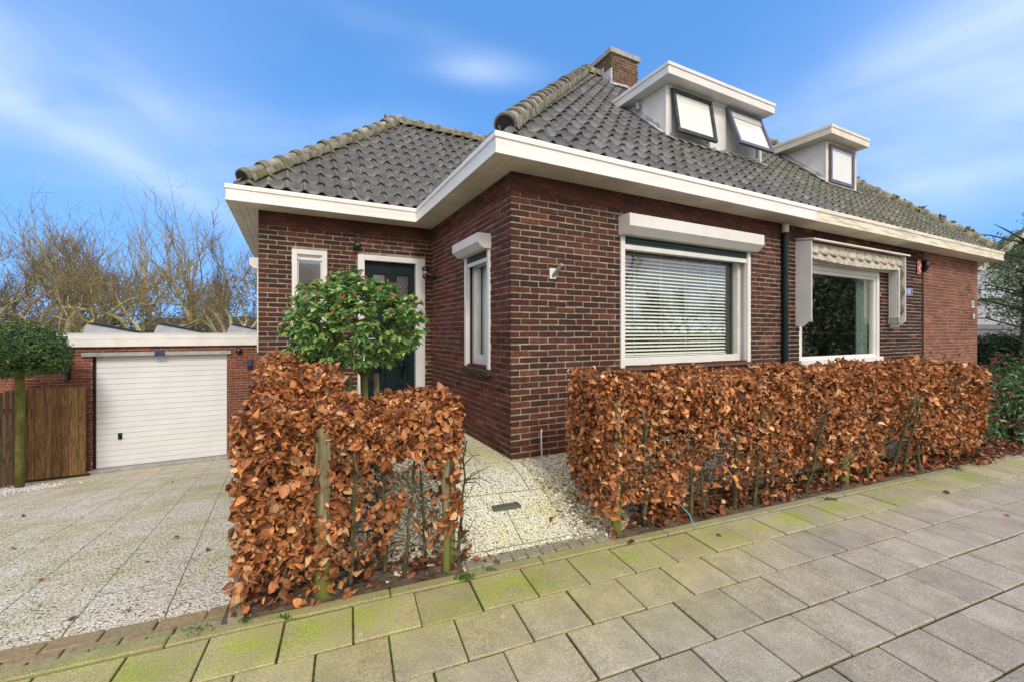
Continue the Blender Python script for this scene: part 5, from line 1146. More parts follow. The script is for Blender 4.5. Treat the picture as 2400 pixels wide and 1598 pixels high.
def hedge(name, label, frameT, L, Dp, z_of, top, nleaf, dens, stems, cat='hedge', endfill=True):
    """frameT(a, d) -> world xy; a along, d depth (0 front). z_of(a,d) ground; leaves in a shell"""
    e = empty(name, (*frameT(L/2, Dp/2), z_of(L/2, Dp/2)), 0, label, cat)
    ex, ey, ez = e.location
    P = []; NN = []; tries = 0
    ax = np.array(frameT(1, 0))-np.array(frameT(0, 0)); ax /= np.linalg.norm(ax); dx = np.array(frameT(0, 1))-np.array(frameT(0, 0)); dx /= np.linalg.norm(dx)
    while len(P) < nleaf and tries < nleaf*12:
        tries += 1
        f = random.random()
        a = random.uniform(0, L); d = random.uniform(0, Dp); h = random.random()
        k = random.random(); dd = abs(random.gauss(0, .045)); nn = (0, 0, 0)
        if k < .40: d = dd-.02; nn = (0, -1, .25)
        elif k < .68: h = 1-dd/1.0+random.gauss(0, .012); nn = (0, 0, 1)
        elif k < .80: d = Dp-dd+.02; nn = (0, 1, .25)
        elif k < .87 and endfill: a = dd-.03 if random.random() < .5 else L-dd+.03; nn = (-1 if a < L/2 else 1, 0, .2)
        else: nn = (random.gauss(0, 1), random.gauss(0, 1), random.gauss(0, 1))
        if random.random() > dens(a, d, h): continue
        # rounded and wavy outline
        bulge = .025*math.sin(a*5.1+h*3)+.02*math.sin(a*11.7+2)*math.sin(h*7)
        if k < .40: d -= bulge*1.0
        if k < .40 and h > .9: d += (h-.9)*.4
        x, y = frameT(a, d); z = z_of(a, d)+h*(top+.02*math.sin(a*6.3+1)+.012*math.sin(a*17))
        P.append((x-ex, y-ey, z-ez)); v3 = ax*nn[0]+dx*nn[1]; NN.append((v3[0], v3[1], nn[2]))
    P = np.array(P); NN = np.array(NN, float); NN /= np.linalg.norm(NN, axis=1)[:, None]+1e-9
    size = np.clip(rng.lognormal(math.log(.041), .27, len(P)), .018, .072)
    beechcloud('leaves', P, NN, size, colmix(len(P), BEECH, .22, BW), m_beech, e)
    tw = MB()
    for (a, d, r) in stems:
        x, y = frameT(a, d); z0 = z_of(a, d); pts = []; ln = top*random.uniform(.8, .93); sx_, sy_ = random.gauss(0, .03), random.gauss(0, .03); nseg = 7
        for k in range(nseg+1):
            f = k/nseg; pts.append(Vector((x-ex+sx_*f*2+random.gauss(0, .006), y-ey+sy_*f*2+random.gauss(0, .006), z0-ez-.03+f*ln)))
        s_ = MB(); s_.tube(pts, [r*(1-.62*k/nseg) for k in range(nseg+1)], 7); s_.build('stem', m_stem, e, smooth=True)
        for q in range(24):
            f = random.uniform(.14, .97); p = pts[0].lerp(pts[-1], f); dr_ = Vector((random.gauss(0, 1), random.gauss(0, 1), random.gauss(.35, .45))); dr_ = Vector((ax[0]*dr_.x+dx[0]*dr_.y*.7, ax[1]*dr_.x+dx[1]*dr_.y*.7, dr_.z)).normalized(); l_ = random.uniform(.07, .19)
            p1 = p+dr_*l_*.55+Vector((0, 0, .02)); p2 = p1+(dr_+Vector((random.gauss(0, .4), random.gauss(0, .4), random.gauss(0, .3)))).normalized()*l_*.5
            tw.tube([p, p1, p2], [.0042, .0028, .0012], 4, cap=False)
            if random.random() < .7: p3 = p1+Vector((random.gauss(0, 1), random.gauss(0, 1), random.gauss(.2, .6))).normalized()*.1; tw.tube([p1, p3], [.002, .001], 3, cap=False)
    tw.build('twigs', m_stem, e, fixn=False); return e
def pz(x, y):
    u, v = toH(x, y); return garden_z(u, v)
# right hedge
FR = lambda a, d: tuple(Ws(.35+a, .50+d, 0)[:2])
zR = lambda a, d: pz(*FR(a, d))
def densR(a, d, h):
    if h > .72: return 1.0
    e_ = max(0, 1-a/.35); low = smooth(.0, .28, h+.04*math.sin(a*9)); 
    g = .30+.45*h+.22*math.sin(a*3.1+h*4)+.18*math.sin(a*8.3-h*9)
    if h < .17+.06*math.sin(a*7): return .05
    return max(.05, min(1, g*.85*low+e_*.2+.35*smooth(3.2, 4.2, a)))
stR = [(.33, .02, .02), (.46, .10, .016)]+[(x-.35, y, r) for x, y, r in [(1.066, .0, .017), (1.233, .02, .013), (1.36, .15, .012), (1.493, 0, .019), (1.69, 0, .017), (1.95, .08, .014), (2.266, 0, .015), (2.45, .12, .013), (2.62, .03, .013), (3.078, 0, .016), (3.25, .1, .014), (3.398, .02, .016), (3.544, 0, .013), (3.822, 0, .014), (4.1, .1, .013), (4.348, .02, .014), (4.484, 0, .015), (4.66, 0, .014)]]
hedge('beech_hedge', 'long brown-leaved beech hedge in front of the windows', FR, 4.62, .44, zR, .955, 46000, densR, stR)
# left hedge : the arm along the pavement
def FLf(a, d): return tuple(Ws(-1.74+a, .47+d, 0)[:2])
zL = lambda a, d: pz(*FLf(a, d))
def densL(a, d, h):
    left = smooth(.62, .38, a)
    if h > .76: return 1.0
    if h < .16: return .10*left+.01
    mid = -.12+.30*h+.2*math.sin(a*9+h*5)+.14*math.sin(a*17-h*11)
    if a > .93: mid += .30*smooth(.15, .3, h)
    return max(.02, min(1, left*(.36+.6*h)+(1-left)*mid*smooth(.08, .3, h)))
stL = [(.34, .03, .016), (.51, .05, .014), (.66, .14, .012), (.80, .03, .012), (.70, .10, .014), (.93, .12, .011), (1.10, .05, .011), (.12, .1, .014), (.22, .2, .012), (.5, .3, .012)]
hedge('beech_hedge', 'short brown-leaved beech hedge along the pavement left of the garden path', FLf, 1.10, .36, zL, .92, 14500, densL, stL)
def FB(a, d): return tuple(Hh(-1.93+d, -.60+a, 0)[:2])
zB = lambda a, d: pz(*FB(a, d))
def densB(a, d, h):
    if h > .7: return 1.0
    return max(.15, .35+.55*h)
hedge('beech_hedge', 'brown-leaved beech hedge running back beside the driveway', FB, 2.35, .46, zB, .90, 19500, densB, [(.3+.25*k, .1+.12*(k % 3), .014) for k in range(8)])
# wooden posts
def post(s, t, r, h, label):
    p = Ws(s, t, 0); z = pz(p.x, p.y); b = MB(); n = 6
    pts = [Vector((random.gauss(0, .002), random.gauss(0, .002), -.1+(h+.1)*k/n)) for k in range(n+1)]
    b.tube(pts, [r*random.uniform(.97, 1.03) for _ in range(n)]+[r*.93], 18); o = b.build('wooden_post', m_postwood, loc=(p.x, p.y, z), smooth=True); tag(o, label, 'post', 'round wooden posts in the hedges'); return o
post(-1.36, .50, .042, .88, 'thickest round post, in the corner of the left hedge')
post(-.715, .49, .022, .80, 'front of the two thin mossy posts at the right end of the left hedge')
post(-.675, .54, .021, .80, 'rear of the two thin mossy posts at the right end of the left hedge')
post(.45, .515, .033, .90, 'pale green-footed post at the left end of the long hedge')
post(2.80, .53, .036, .90, 'round post in the middle of the long hedge')
# ---- broadleaf shrubs and standard trees
def greenleaf(name, pos, nrm, size, cols, m, parent, aspect=.55, jit=.5, droop=.5): return leafcloud(name, pos, nrm, size, cols, m, parent, jit, aspect, droop, 1.0)
def viburnum():
    base = Hh(-1.22, .25, 0); base.z = pz(base.x, base.y); e = empty('photinia_tree', base, 0, 'small round-crowned evergreen tree with glossy leaves before the front door', 'tree')
    c = Vector((-1.235-base.x, 3.43-base.y, 1.19-base.z)); P = []; NN = []; S = []
    heads = []
    for k in range(620):
        v = Vector((random.gauss(0, 1), random.gauss(0, 1), random.gauss(.15, 1))).normalized(); r = random.uniform(.55, 1.0)**.6
        sc3 = Vector((.55*(1+.08*math.sin(5*v.x+2)), .50, .40 if v.z > 0 else .40)); p = c+Vector((v.x*sc3.x, v.y*sc3.y, v.z*sc3.z+random.gauss(0, .03)))*1.0*r if True else c
        if v.z < -.7 and random.random() < .4: continue
        heads.append((p, v))
        nl = random.randint(9, 13)
        for q in range(nl):
            a = random.uniform(0, 6.28); tdir = (v*.5+Vector((math.cos(a), math.sin(a), random.uniform(-.6, .35)))).normalized(); P.append(tuple(p)); NN.append(tuple(tdir)); S.append(random.uniform(.042, .072))
    P = np.array(P); T_ = np.array(NN); n = len(P); up = np.tile([0, 0, 1.], (n, 1))+rng.normal(0, .45, (n, 3))+T_*.2
    up -= T_*(up*T_).sum(1)[:, None]; up /= np.linalg.norm(up, axis=1)[:, None]; x = np.cross(T_, up); R = np.stack([x, T_, up], axis=2)
    tv = np.array(curl(1.0))*np.array([.78, 1, 1]); S = np.array(S)
    V = np.einsum('nij,kj->nki', R, tv)*S[:, None, None]+P[:, None, :]; F = (np.array(LEAFT)[None]+(np.arange(n)*8)[:, None, None]).reshape(-1, 3)
    cols = colmix(n, [(.22, .40, .13), (.17, .33, .12), (.34, .48, .13), (.46, .52, .15), (.34, .26, .12), (.10, .22, .08)], .2, [.33, .27, .18, .09, .02, .11])
    fastmesh('crown', V.reshape(-1, 3), F, np.repeat(cols, 8, axis=0), m_leaf, e, smooth=True)
    b = MB()   # reddish bud clusters
    for p, v in heads:
        if v.z > -.1 and random.random() < .42:
            q = p+v*.03
            for k in range(5): b.tube([q, q+Vector((random.gauss(0, .008), random.gauss(0, .008), .018+random.random()*.014))], [.0028, .0018], 4, (.36, .12, .07))
    b.build('flower_buds', m_stone, e, fixn=False)
    b = MB(); t0 = Vector((0, 0, -.03)); t1 = Vector((.0, 0, .80)); b.tube([t0, t0.lerp(t1, .5)+Vector((.008, 0, 0)), t1], [.034, .028, .03], 10)
    for k in range(9):
        a = k*.7; p1 = t1+Vector((math.cos(a)*.10, math.sin(a)*.10, .11)); p2 = t1+Vector((math.cos(a)*.27, math.sin(a)*.27, .26)); b.tube([t1-Vector((0, 0, .03)), p1, p2], [.016, .011, .006], 7)
        for q in range(3): p3 = p2+Vector((random.gauss(0, .15), random.gauss(0, .15), random.uniform(.05, .25))); b.tube([p2, p3], [.008, .003], 5)
    b.build('trunk', m_trunkgreen, e, smooth=True)
viburnum()
for (du, dv, lab) in ((-.11, .03, 'pale tree stake left of the small tree in front of the door'), (.10, .02, 'pale tree stake right of the small tree in front of the door')):
    b = MB(); b.box(-.022, .022, -.022, .022, -.1, .80, bev=.004); p = Hh(-1.22+du, .25+dv, 0); tag(b.build('tree_stake', m_postwood, loc=(p.x, p.y, 0), rz=.4), lab, 'stake', 'stakes beside the small tree')
def balltree(loc, cz, rx, rzz, label, n):
    e = empty('ball_tree', loc, 0, label, 'tree', None)
    v = rng.normal(0, 1, (n, 3)); v /= np.linalg.norm(v, axis=1)[:, None]; r = rng.uniform(.80, 1.02, n)
    v[:, 2] = np.where(v[:, 2] < -.45, -.45+rng.uniform(-.08, .08, n), v[:, 2])
    bl = 1+.05*np.sin(v[:, 0]*9+1)*np.sin(v[:, 2]*7)
    P = v*np.array([rx, rx, rzz])*(r*bl)[:, None]+np.array([0, 0, cz])
    greenleaf('crown', P, v, rng.uniform(.04, .07, n), colmix(n, [(.075, .15, .035), (.05, .11, .03), (.13, .21, .045), (.20, .26, .06)], .22, [.4, .33, .2, .07]), m_leaf, e, .5, .55, .3)
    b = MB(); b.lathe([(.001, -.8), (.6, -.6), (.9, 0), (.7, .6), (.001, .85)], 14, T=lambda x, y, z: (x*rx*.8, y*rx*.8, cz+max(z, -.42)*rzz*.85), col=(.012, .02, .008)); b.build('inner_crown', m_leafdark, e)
    b = MB(); zc = cz-rzz*.42; b.tube([Vector((0, 0, -.1)), Vector((.01, 0, zc*.5)), Vector((0, 0, zc-.05)), Vector((0, 0, zc+.12))], [.062, .054, .056, .09], 12)
    for k in range(7): a = k*.9; b.tube([Vector((0, 0, zc-.04)), Vector((math.cos(a)*.12, math.sin(a)*.12, zc+.05)), Vector((math.cos(a)*.3, math.sin(a)*.3, zc+.16))], [.03, .022, .012], 6)
    b.build('trunk', m_trunkgreen, e, smooth=True); return e
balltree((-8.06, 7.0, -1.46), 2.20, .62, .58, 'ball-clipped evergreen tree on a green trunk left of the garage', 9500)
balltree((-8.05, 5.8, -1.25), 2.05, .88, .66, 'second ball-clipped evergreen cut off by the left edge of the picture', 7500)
# skimmia bush at the right end of the hedge
def bush(name, c, rx, ry, rz2, n, size, base, wts, label, cat, m=None, asp=.45, buds=0, seed=1):
    e = empty(name, (c[0], c[1], c[2]), 0, label, cat)
    v = rng.normal(0, 1, (n, 3)); v /= np.linalg.norm(v, axis=1)[:, None]; v[:, 2] = np.abs(v[:, 2])*np.where(rng.random(n) < .85, 1, -.3)
    r = rng.uniform(.55, 1.03, n)**.5; bl = 1+.10*np.sin(v[:, 0]*7+seed)*np.sin(v[:, 2]*6+seed*2)+.06*np.sin(v[:, 1]*13)
    P = v*np.array([rx, ry, rz2])*(r*bl)[:, None]; greenleaf('foliage', P, v+np.array([0, 0, .4]), rng.uniform(size*.7, size*1.25, n), colmix(n, base, .22, wts), m or m_leaf, e, asp, .6, .1)
    if buds:
        b = MB()
        for k in range(buds):
            q = Vector(v[k])*1.0; p = Vector((q.x*rx, q.y*ry, abs(q.z)*rz2))*float(bl[k])
            for j in range(10): s_ = p+Vector((random.gauss(0, .016), random.gauss(0, .016), random.gauss(.03, .014))); b.tube([s_, s_+Vector((0, 0, .012))], [.008, .006], 5, (.20, .03, .05))
        b.build('flower_buds', m_stone, e, fixn=False)
    b = MB()
    for k in range(14): a = random.uniform(0, 6.28); b.tube([Vector((0, 0, -.05)), Vector((math.cos(a)*rx*.4, math.sin(a)*ry*.4, rz2*.4)), Vector((math.cos(a)*rx*.75, math.sin(a)*ry*.75, rz2*.75))], [.02, .012, .005], 5)
    b.build('branches', m_stem, e, smooth=True); return e
SK = [(.09, .18, .06), (.06, .135, .055), (.15, .24, .09), (.25, .32, .14)]
bush('skimmia_bush', (6.18, 5.15, -.2), .62, .6, .98, 3400, .075, SK, [.4, .35, .18, .07], 'broad-leaved evergreen bush with dark red buds at the right hedge end', 'bush', buds=150)
bush('skimmia_bush', (4.95, 5.0, -.1), .75, .35, .92, 1500, .07, SK, [.4, .35, .18, .07], 'low evergreen bush peeping over the hedge by the orange brick', 'bush', buds=50, seed=3)
bush('skimmia_bush', (7.3, 5.75, -.2), .75, .7, .85, 2600, .075, SK, [.4, .35, .18, .07], 'evergreen bush with red buds at the right edge of the picture', 'bush', buds=100, seed=5)
# conifer hedge behind on the right
def boxhedge(name, x0, x1, y0, y1, z0, z1, n, label):
    e = empty(name, ((x0+x1)/2, (y0+y1)/2, z0), HROT*.3, label, 'hedge'); hx, hy = (x1-x0)/2, (y1-y0)/2; H_ = z1-z0
    P = []; NN = []
    for k in range(n):
        f = random.random()
        if f < .55: P.append((random.uniform(-hx, hx), -hy+abs(random.gauss(0, .06)), random.random()*H_)); NN.append((0, -1, .3))
        elif f < .9: P.append((random.uniform(-hx, hx), random.uniform(-hy, hy), H_+random.gauss(0, .05))); NN.append((0, 0, 1))
        else: P.append((-hx+random.gauss(0, .05), random.uniform(-hy, hy), random.random()*H_)); NN.append((-1, 0, .2))
    P = np.array(P); NN = np.array(NN); topc = np.clip((P[:, 2]/H_-.88)/.12, 0, 1)[:, None]; cols = colmix(n, [(.02, .045, .018), (.03, .06, .022), (.045, .09, .03)], .25)*(1-topc)+colmix(n, [(.09, .15, .035), (.05, .10, .03)], .2)*topc
    greenleaf('foliage', P, NN, rng.uniform(.07, .14, n), cols, m_leafdark, e, .3, .5, -.4)
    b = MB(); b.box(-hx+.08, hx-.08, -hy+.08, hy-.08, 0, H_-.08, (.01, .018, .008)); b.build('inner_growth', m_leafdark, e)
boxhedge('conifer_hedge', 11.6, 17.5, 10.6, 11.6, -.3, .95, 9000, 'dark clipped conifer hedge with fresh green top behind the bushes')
# evergreen tree on the right
def holly():
    base = Vector((11.6, 9.6, -.3)); e = empty('holly_tree', base, 0, 'variegated evergreen tree at the right edge before the white house', 'tree'); n = 21000
    v = rng.normal(0, 1, (n, 3)); v /= np.linalg.norm(v, axis=1)[:, None]; r = rng.uniform(.35, 1.0, n)**.55
    bl = 1+.22*np.sin(v[:, 0]*6+1.3)*np.sin(v[:, 2]*8+.7)+.15*np.sin(v[:, 2]*15+v[:, 0]*5)
    keep = (np.sin(v[:, 0]*11+v[:, 2]*7)*np.sin(v[:, 1]*9+v[:, 2]*12) < .55); P = v*np.array([1.25, 1.3, 1.6])*(r*bl)[:, None]+np.array([1.15, 0, 2.66]); P = P[keep]; v = v[keep]; n = len(P)
    greenleaf('crown', P, v, rng.uniform(.05, .095, n), colmix(n, [(.17, .24, .10), (.24, .31, .14), (.09, .14, .055), (.42, .46, .34), (.22, .33, .09)], .22, [.3, .24, .2, .1, .16]), m_leaf, e, .5, .8, .2)
    b = MB(); b.tube([Vector((.2, 0, -.1)), Vector((.22, .02, 1.2)), Vector((.25, 0, 2.6)), Vector((.25, 0, 4.0))], [.09, .075, .05, .015], 8)
    for k in range(26):
        a = random.uniform(0, 6.28); z = random.uniform(1.1, 3.6); p0 = Vector((.23, 0, z)); p1 = p0+Vector((math.cos(a)*.6, math.sin(a)*.6, .25)); p2 = p1+Vector((math.cos(a+.3)*.6, math.sin(a+.3)*.6, .05)); b.tube([p0, p1, p2], [.025, .015, .005], 5)
    b.build('trunk', m_stem, e, smooth=True)
    # low side spray reaching towards the house
    P2 = np.array([(-1.25+random.random()*1.0, random.gauss(0, .15), 2.35-.28*abs(random.gauss(0, .5))+.15*random.random()) for _ in range(70)]); P2[:, 2] = 2.05+(P2[:, 0]+1.25)*.12+rng.normal(0, .045, len(P2))-.0
    greenleaf('side_spray', P2, rng.normal(0, 1, (len(P2), 3)), rng.uniform(.05, .085, len(P2)), colmix(len(P2), [(.09, .13, .05), (.14, .19, .08)], .2), m_leaf, e, .5, .8, .2)
    b = MB(); b.tube([Vector((.2, 0, 2.3)), Vector((-.5, 0, 2.14)), Vector((-1.25, 0, 2.05))], [.02, .012, .004], 5); b.build('side_branch', m_stem, e)
holly()
# ---- bare trees
def barktone(r, z):
    if r > .05: return (.34+.08*random.random(), .32+.06*random.random(), .20)
    if r > .018: return random.choice([(.30, .27, .11), (.36, .32, .14), (.24, .22, .13), (.30, .24, .15)])
    return random.choice([(.24, .21, .13), (.40, .26, .17), (.40, .35, .14), (.18, .17, .14)])
def baretree(seed, H_, spread, thick, pollard=True, up=.5, maxseg=5200, fine=.006):
    random.seed(seed); b = MB(); cnt = [0]
    def branch(p, d, l, r, lvl):
        if cnt[0] > maxseg: return
        n = 4 if lvl < 2 else 3; pts = [p]; rs_ = [r]; dd = d.copy(); q = p.copy(); wob = (.30 if lvl < 2 else .20) if pollard else .14
        for k in range(n):
            dd = (dd+Vector((random.gauss(0, wob), random.gauss(0, wob), random.gauss(.05*up*2, wob*.7)))).normalized(); q = q+dd*(l/n); pts.append(q.copy()); rs_.append(max(fine*.8, r*(1-.5*(k+1)/n)))
        cnt[0] += n
        b.tube(pts, rs_, 8 if r > .08 else (5 if r > .025 else 3), barktone(r, q.z), cap=False)
        if r < fine*1.05 or lvl > 6: return
        kids = random.randint(2, 3) if lvl < 2 else random.randint(2, 4)
        for k in range(kids):
            f = 1 if k == 0 else random.uniform(.3, 1); i = min(n, max(1, int(f*n))); pp = pts[i]; a = random.gauss(0, .55)+(.0 if k == 0 else random.choice([-.7, .7]))
            ax = Vector((random.gauss(0, 1), random.gauss(0, 1), random.gauss(0, .3))).normalized(); nd = (Matrix.Rotation(a, 3, ax) @ dd); nd.z += up*random.uniform(.1, .7); nd.normalize()
            branch(pp, nd, l*random.uniform(.62, .85), rs_[i]*random.uniform(.55, .85) if k else rs_[i]*.9, lvl+1)
        if pollard and lvl in (1, 2, 3):
            for k in range(4):   # upright water shoots
                pp = pts[random.randint(1, n)]; dd2 = Vector((random.gauss(0, .38), random.gauss(0, .38), 1)).normalized(); l2 = l*random.uniform(.5, 1.15); m_ = pp+dd2*l2*.5+Vector((random.gauss(0, .05), random.gauss(0, .05), 0)); e_ = m_+(dd2+Vector((random.gauss(0, .3), random.gauss(0, .3), 0))).normalized()*l2*.5
                b.tube([pp, m_, e_], [.018, .012, fine*.8], 3, barktone(.01, 0), cap=False); cnt[0] += 2
                for j in range(3): p3 = m_.lerp(e_, random.random()); b.tube([p3, p3+(dd2+Vector((random.gauss(0, .7), random.gauss(0, .7), 0))).normalized()*l2*.35], [fine, fine*.5], 3, barktone(.01, 0), cap=False); cnt[0] += 1
    tr = MB(); h0 = H_*(.22 if pollard else .3); lean = Vector((random.gauss(0, .12), random.gauss(0, .12), 1)).normalized(); top = lean*h0
    tr.tube([Vector((0, 0, -.5)), Vector((0, 0, .2)), lean*h0*.5+Vector((.06, .04, 0)), top+lean*.1], [thick*1.3, thick, thick*.85, thick*.8], 10, (.15, .135, .08))
    nl = 4 if pollard else 3
    for k in range(nl):
        a = 2*math.pi*k/nl+random.gauss(0, .3); d = Vector((math.cos(a)*spread, math.sin(a)*spread, 1)).normalized(); branch(top-lean*.2, d, H_*.26, thick*.62, 0)
    return tr, b
protos = []
for sd_, H_, sp_, th_, po_, up_ in ((11, 10.5, .95, .30, True, .35), (23, 12.5, .6, .26, True, .6), (35, 13.0, .45, .2, False, .75)):
    protos.append(baretree(sd_, H_, sp_, th_, po_, up_, maxseg=7000, fine=.009))
random.seed(99)
made = {}
def placetree(k, x, y, z, rz, s_, label, group='bare trees behind the garage'):
    e = empty('bare_tree', (x, y, z), rz, label, 'tree', group); e.scale = (s_,)*3
    if k not in made:
        tr, bb = protos[k]; a = tr.build('trunk', m_bark, e, smooth=True, fixn=False); c = bb.build('branches', m_bark, e, smooth=True, fixn=False); made[k] = (a, c)
    else:
        for s0 in made[k]: c = s0.copy(); lk(c); c.parent = e
    return e
def at(px, Y): return (px-1185.8)/990*Y
TR = [(0, 165, 24, .1, .98, 'gnarled pollarded bare tree with a leaning pale trunk left of the first solar panel'),
      (0, 330, 25, 2.2, .95, 'gnarled pollarded bare tree with thick crossing limbs above the middle solar panel'),
      (1, 40, 27, .6, .95, 'bare tree with reddish twigs at the left edge of the picture'),
      (1, 255, 31, 3.4, 1.02, 'taller dark-twigged bare tree between the two gnarled ones'),
      (2, 470, 26, 1.2, .95, 'slender upright bare tree left of the house corner'),
      (1, 560, 24, 4.4, .80, 'yellowish bare tree right beside the house corner'),
      (0, 430, 31, 4.0, .95, 'spreading mossy bare tree left of the slender upright one'),
      (2, 345, 37, 5.0, 1.25, 'most distant bare tree with the highest fine crown behind the middle of the garage'),
      (1, -70, 24, 5.3, .95, 'bare tree just outside the left edge with branches reaching in'),
      (2, 140, 31, 2.9, 1.0, 'slender bare tree behind the gnarled trunks at the left'),
      (2, 215, 29, .3, 1.02, 'thin dark bare tree behind the leaning trunk'),
      ]
for k, px_, Y, rz, s_, lab in TR: placetree(k, at(px_, Y), Y, -1.9, rz, s_, lab)
# trees across the road, seen in the window panes
for i_, (k, u, v, rz, s_) in enumerate([(0, 11.5, -8.6, 1, .42), (0, 13.8, -9.4, 2.6, .46), (0, 16.6, -9.9, 4.2, .44), (1, -1.5, -9, 1, .5), (2, 9.2, -9.5, 4, .5)]):
    p = Hh(u, v, -.35); placetree(k, p.x, p.y, -.35, rz, s_, ['gnarled bare tree across the road, mirrored in the left of the wide window', 'thick-limbed bare tree across the road, mirrored in the middle of the wide window', 'bare tree across the road, mirrored at the right edge of the wide window', 'slender bare tree across the road, mirrored in the porch window', 'upright bare tree across the road beside the gnarled one'][i_], 'bare trees across the road')
def evergreen(u, v, H_, R_, lab):
    p = Hh(u, v, -.35); e = empty('evergreen_tree', p, 0, lab, 'tree', 'evergreens across the road'); n = 5200
    v_ = rng.normal(0, 1, (n, 3)); v_ /= np.linalg.norm(v_, axis=1)[:, None]; r = rng.uniform(.4, 1, n)**.5; bl = 1+.2*np.sin(v_[:, 0]*7)*np.sin(v_[:, 2]*9)
    P = v_*np.array([R_, R_, H_*.52])*(r*bl)[:, None]+np.array([0, 0, H_*.55]); greenleaf('crown', P, v_, rng.uniform(.18, .34, n), colmix(n, [(.07, .10, .035), (.12, .15, .05), (.24, .24, .10)], .25), m_leafdark, e, .6, .8, .2)
    b = MB(); b.tube([Vector((0, 0, -.2)), Vector((.05, 0, H_*.5)), Vector((0, 0, H_*.9))], [.2, .12, .04], 8); b.build('trunk', m_stem, e, smooth=True)
for k in range(4): evergreen(20.5+4.0*k, -7.5-.8*k, 7+.5*(k % 2), 2.8, ['first', 'second', 'third', 'farthest'][k]+' dark evergreen in the row across the road, mirrored in the dark window')
# scrub behind the garages and distant roofs
def scrub():
    n = 24000; V = []; X = rng.uniform(-52, -12, n); Y = 33+rng.normal(0, 1.4, n); top = 3.6+.9*np.sin(X*.55)+.5*np.sin(X*1.3+1); Z = -1.9+rng.random(n)**1.3*top*1.7+.3
    P = np.stack([X, Y, Z], 1); cols = colmix(n, [(.20, .18, .07), (.28, .22, .09), (.14, .12, .06), (.26, .17, .09)], .2)
    o = leafcloud('scrub', P, rng.normal(0, 1, (n, 3)), rng.uniform(.25, .6, n), cols, m_leafdark, None, 1, .18, -.6, .6); o['kind'] = 'stuff'; tag(o, 'olive brown winter scrub behind the bare trees', 'scrub')
scrub()
for k, (px_, Y, W_, lab) in enumerate([(60, 58, 16, 'distant dark-roofed house at the far left behind the trees'), (440, 60, 14, 'distant house with grey roof behind the middle solar panel'), (560, 55, 9, 'distant dark-roofed house next to the corner of the brick house')]):
    e = empty('distant_house', (at(px_, Y), Y, -2), .2*k, lab, 'house', 'distant houses'); b = MB(); b.box(-W_/2, W_/2, 0, 8, 0, 3, (.14, .06, .045)); b.build('wall', m_brick, e)
    b = MB(); b.prism([(-.4, 3), (4, 5.3), (8.4, 3)], -W_/2-.3, W_/2+.3, T=lambda x, y, z: (y, x, z), col=(.06, .06, .062)); b.build('roof', m_tile, e)
    for q in range(3): b = MB(); b.box(-W_/3+q*W_/3-.6, -W_/3+q*W_/3+.6, -.05, .0, 1, 2.3); b.build('window', m_white, e)

# ================================================================== SMALL LITTER
def ico(): 
    t = (1+5**.5)/2; v = [(-1, t, 0), (1, t, 0), (-1, -t, 0), (1, -t, 0), (0, -1, t), (0, 1, t), (0, -1, -t), (0, 1, -t), (t, 0, -1), (t, 0, 1), (-t, 0, -1), (-t, 0, 1)]
    f = [(0, 11, 5), (0, 5, 1), (0, 1, 7), (0, 7, 10), (0, 10, 11), (1, 5, 9), (5, 11, 4), (11, 10, 2), (10, 7, 6), (7, 1, 8), (3, 9, 4), (3, 4, 2), (3, 2, 6), (3, 6, 8), (3, 8, 9), (4, 9, 5), (2, 4, 11), (6, 2, 10), (8, 6, 7), (9, 8, 1)]
    return np.array(v)/math.hypot(1, t), f
IV, IF = ico()
def pebs(name, pts, smin, smax, base, label):
    n = len(pts); R = rotmats(np.tile([0, 0, 1.], (n, 1)), rng.normal(0, 1, (n, 3)), .25); s_ = rng.uniform(smin, smax, n)[:, None]*np.stack([rng.uniform(.8, 1.3, n), rng.uniform(.8, 1.3, n), rng.uniform(.5, .8, n)], 1)
    o = scatter(name, IV, IF, pts, R, s_, colmix(n, base, .12), m_stone, smooth=True); o['kind'] = 'stuff'; tag(o, label, 'pebbles')
P = []
for k in range(5200):
    s = rng.uniform(-1.72, -.64) if k % 2 else rng.uniform(.12, 3.6); t = .50+abs(rng.normal(0, .75)); 
    if k % 2 and s < -1.0 and t < .8 and rng.random() < .8: continue
    if not k % 2 and t < .8 and s > .45 and rng.random() < .88: continue
    p = Ws(s, t, 0); u, v = toH(p.x, p.y)
    if u < -1.93 or v > -.03 and u > -.02 or v > 2.3: continue
    P.append((p.x, p.y, garden_z(u, v)+.004))
pebs('pebbles', np.array(P), .006, .014, [(.74, .71, .58), (.62, .58, .42), (.36, .34, .28), (.66, .58, .36), (.80, .78, .70)], 'loose pale pebbles lying in the garden beds')
P = [(-8.06+rng.normal(.05, .3), 6.75+rng.normal(0, .22), 0) for _ in range(900)]; P = [(x, y, drive_z(*toH(x, y))+.006) for x, y, _ in P]
pebs('pebbles', np.array(P), .010, .02, [(.72, .71, .70), (.55, .54, .55), (.6, .5, .45)], 'white chippings at the foot of the ball-clipped tree')
def litter(pts, smin, smax, label, name='fallen_leaves'):
    n = len(pts); o = leafcloud(name, np.array(pts), np.tile([0, 0, 1.], (n, 1)), rng.uniform(smin, smax, n), colmix(n, [(.24, .085, .035), (.16, .06, .03), (.33, .14, .07), (.10, .045, .025)], .2), m_beech, None, .35, .9, 0, 1.6); o['kind'] = 'stuff'; tag(o, label, 'leaves')
P = []
for k in range(1500):
    s = rng.uniform(.7, 6.6) if rng.random() < .9 else rng.uniform(-1.7, -.5); t = .49+abs(rng.normal(0, .16)); p = Ws(s, t, 0); P.append((p.x, p.y, pz(p.x, p.y)+.022+rng.random()*.02))
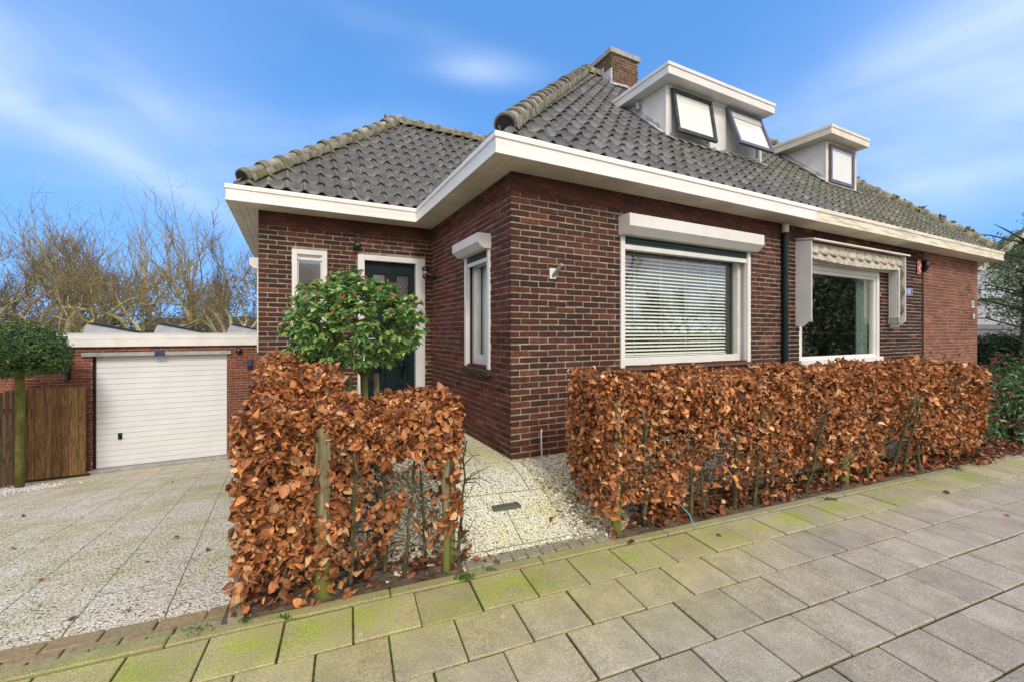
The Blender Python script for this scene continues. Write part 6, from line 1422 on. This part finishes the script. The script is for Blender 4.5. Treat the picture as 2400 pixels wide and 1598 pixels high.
for k in range(260): s = rng.uniform(4.2, 6.9); t = .48+rng.normal(0, .06); p = Ws(s, t); P.append((p.x, p.y, p.z+.014+rng.random()*.02))
litter(P, .035, .07, 'brown fallen beech leaves under the hedges')
P = []
for (px_, py_) in [(1130, 1310), (1160, 1318), (1147, 1302), (2370, 1218), (1680, 1253), (1270, 1108), (1300, 1190), (1180, 1125), (1220, 1130), (1375, 1230), (1300, 1228), (1490, 1270), (2210, 1160)]:
    x, y = (px_-1185.8)/990, (py_-778.9)/990; Y = (CAMH+.21)/y; P.append((x*Y, Y, max(-.222+.012*toW(x*Y, Y)[0], pz(x*Y, Y) if toW(x*Y, Y)[1] > .45 else -9)+.012))
for (px_, py_) in [(185, 1445), (300, 1437), (350, 1315), (20, 1290), (50, 1212), (420, 1262), (490, 1288), (90, 1360), (410, 1128), (260, 1250)]:
    x, y = (px_-1185.8)/990, (py_-778.9)/990; Y = 2
    for _ in range(30): u, v = toH(x*Y, Y); zz = drive_z(u, v); Y = .5*Y+.5*(CAMH-zz)/y
    P.append((x*Y, Y, drive_z(*toH(x*Y, Y))+.010))
litter(P, .04, .06, 'single brown leaves scattered on drive, path and pavement')
# weeds in the joints
def weed(s, t, n, r):
    p = Ws(s, t); P = np.array([(p.x+rng.normal(0, r), p.y+rng.normal(0, r*.5), p.z+.004+rng.random()*.012) for _ in range(n)]); return P
W_ = np.concatenate([weed(-.63, .385, 160, .028), weed(-.47, .41, 40, .02), weed(-1.62, .60, 50, .03), weed(-1.52, .38, 40, .012), weed(2.35, .36, 90, .03), weed(-1.70, .43, 40, .015), weed(-1.9, .45, 40, .04)])
o = leafcloud('weeds', W_, rng.normal(0, 1, (len(W_), 3))+np.array([0, 0, .6]), rng.uniform(.010, .022, len(W_)), colmix(len(W_), [(.10, .2, .03), (.07, .15, .03)], .2), m_leaf, None, .8, .5, -.8, .6); o['kind'] = 'stuff'; tag(o, 'small green weeds growing in the paving joints', 'weeds')
# blue string at the hedge foot
m_blue = mat('blue_plastic', noise=(6, (.06, .36, .46), (.10, .46, .56), .3, .7), rough=.4, spec=.4)
b = MB(); q0 = Ws(.945, .53); q1 = Ws(.985, .36); b.tube([q0+Vector((0, 0, .14)), q0.lerp(q1, .3)+Vector((0, 0, .135)), q0.lerp(q1, .7)+Vector((0, 0, .09)), q1+Vector((0, 0, .002))], .0035, 6); tag(b.build('blue_cable', m_blue, smooth=True), 'thin light blue plastic tube sticking out of the hedge foot', 'cable')
# dark inspection slab in the path
b = MB(); c_ = Ws(-.18, .975, 0); u, v = toH(c_.x, c_.y); b.box(-.105, .105, -.062, .062, -.01, .0075, (.10, .12, .10), bev=.003); o = b.build('dark_slab', m_paver, loc=(c_.x, c_.y, garden_z(u, v)+.0015), rz=WROT); o['kind'] = 'structure'
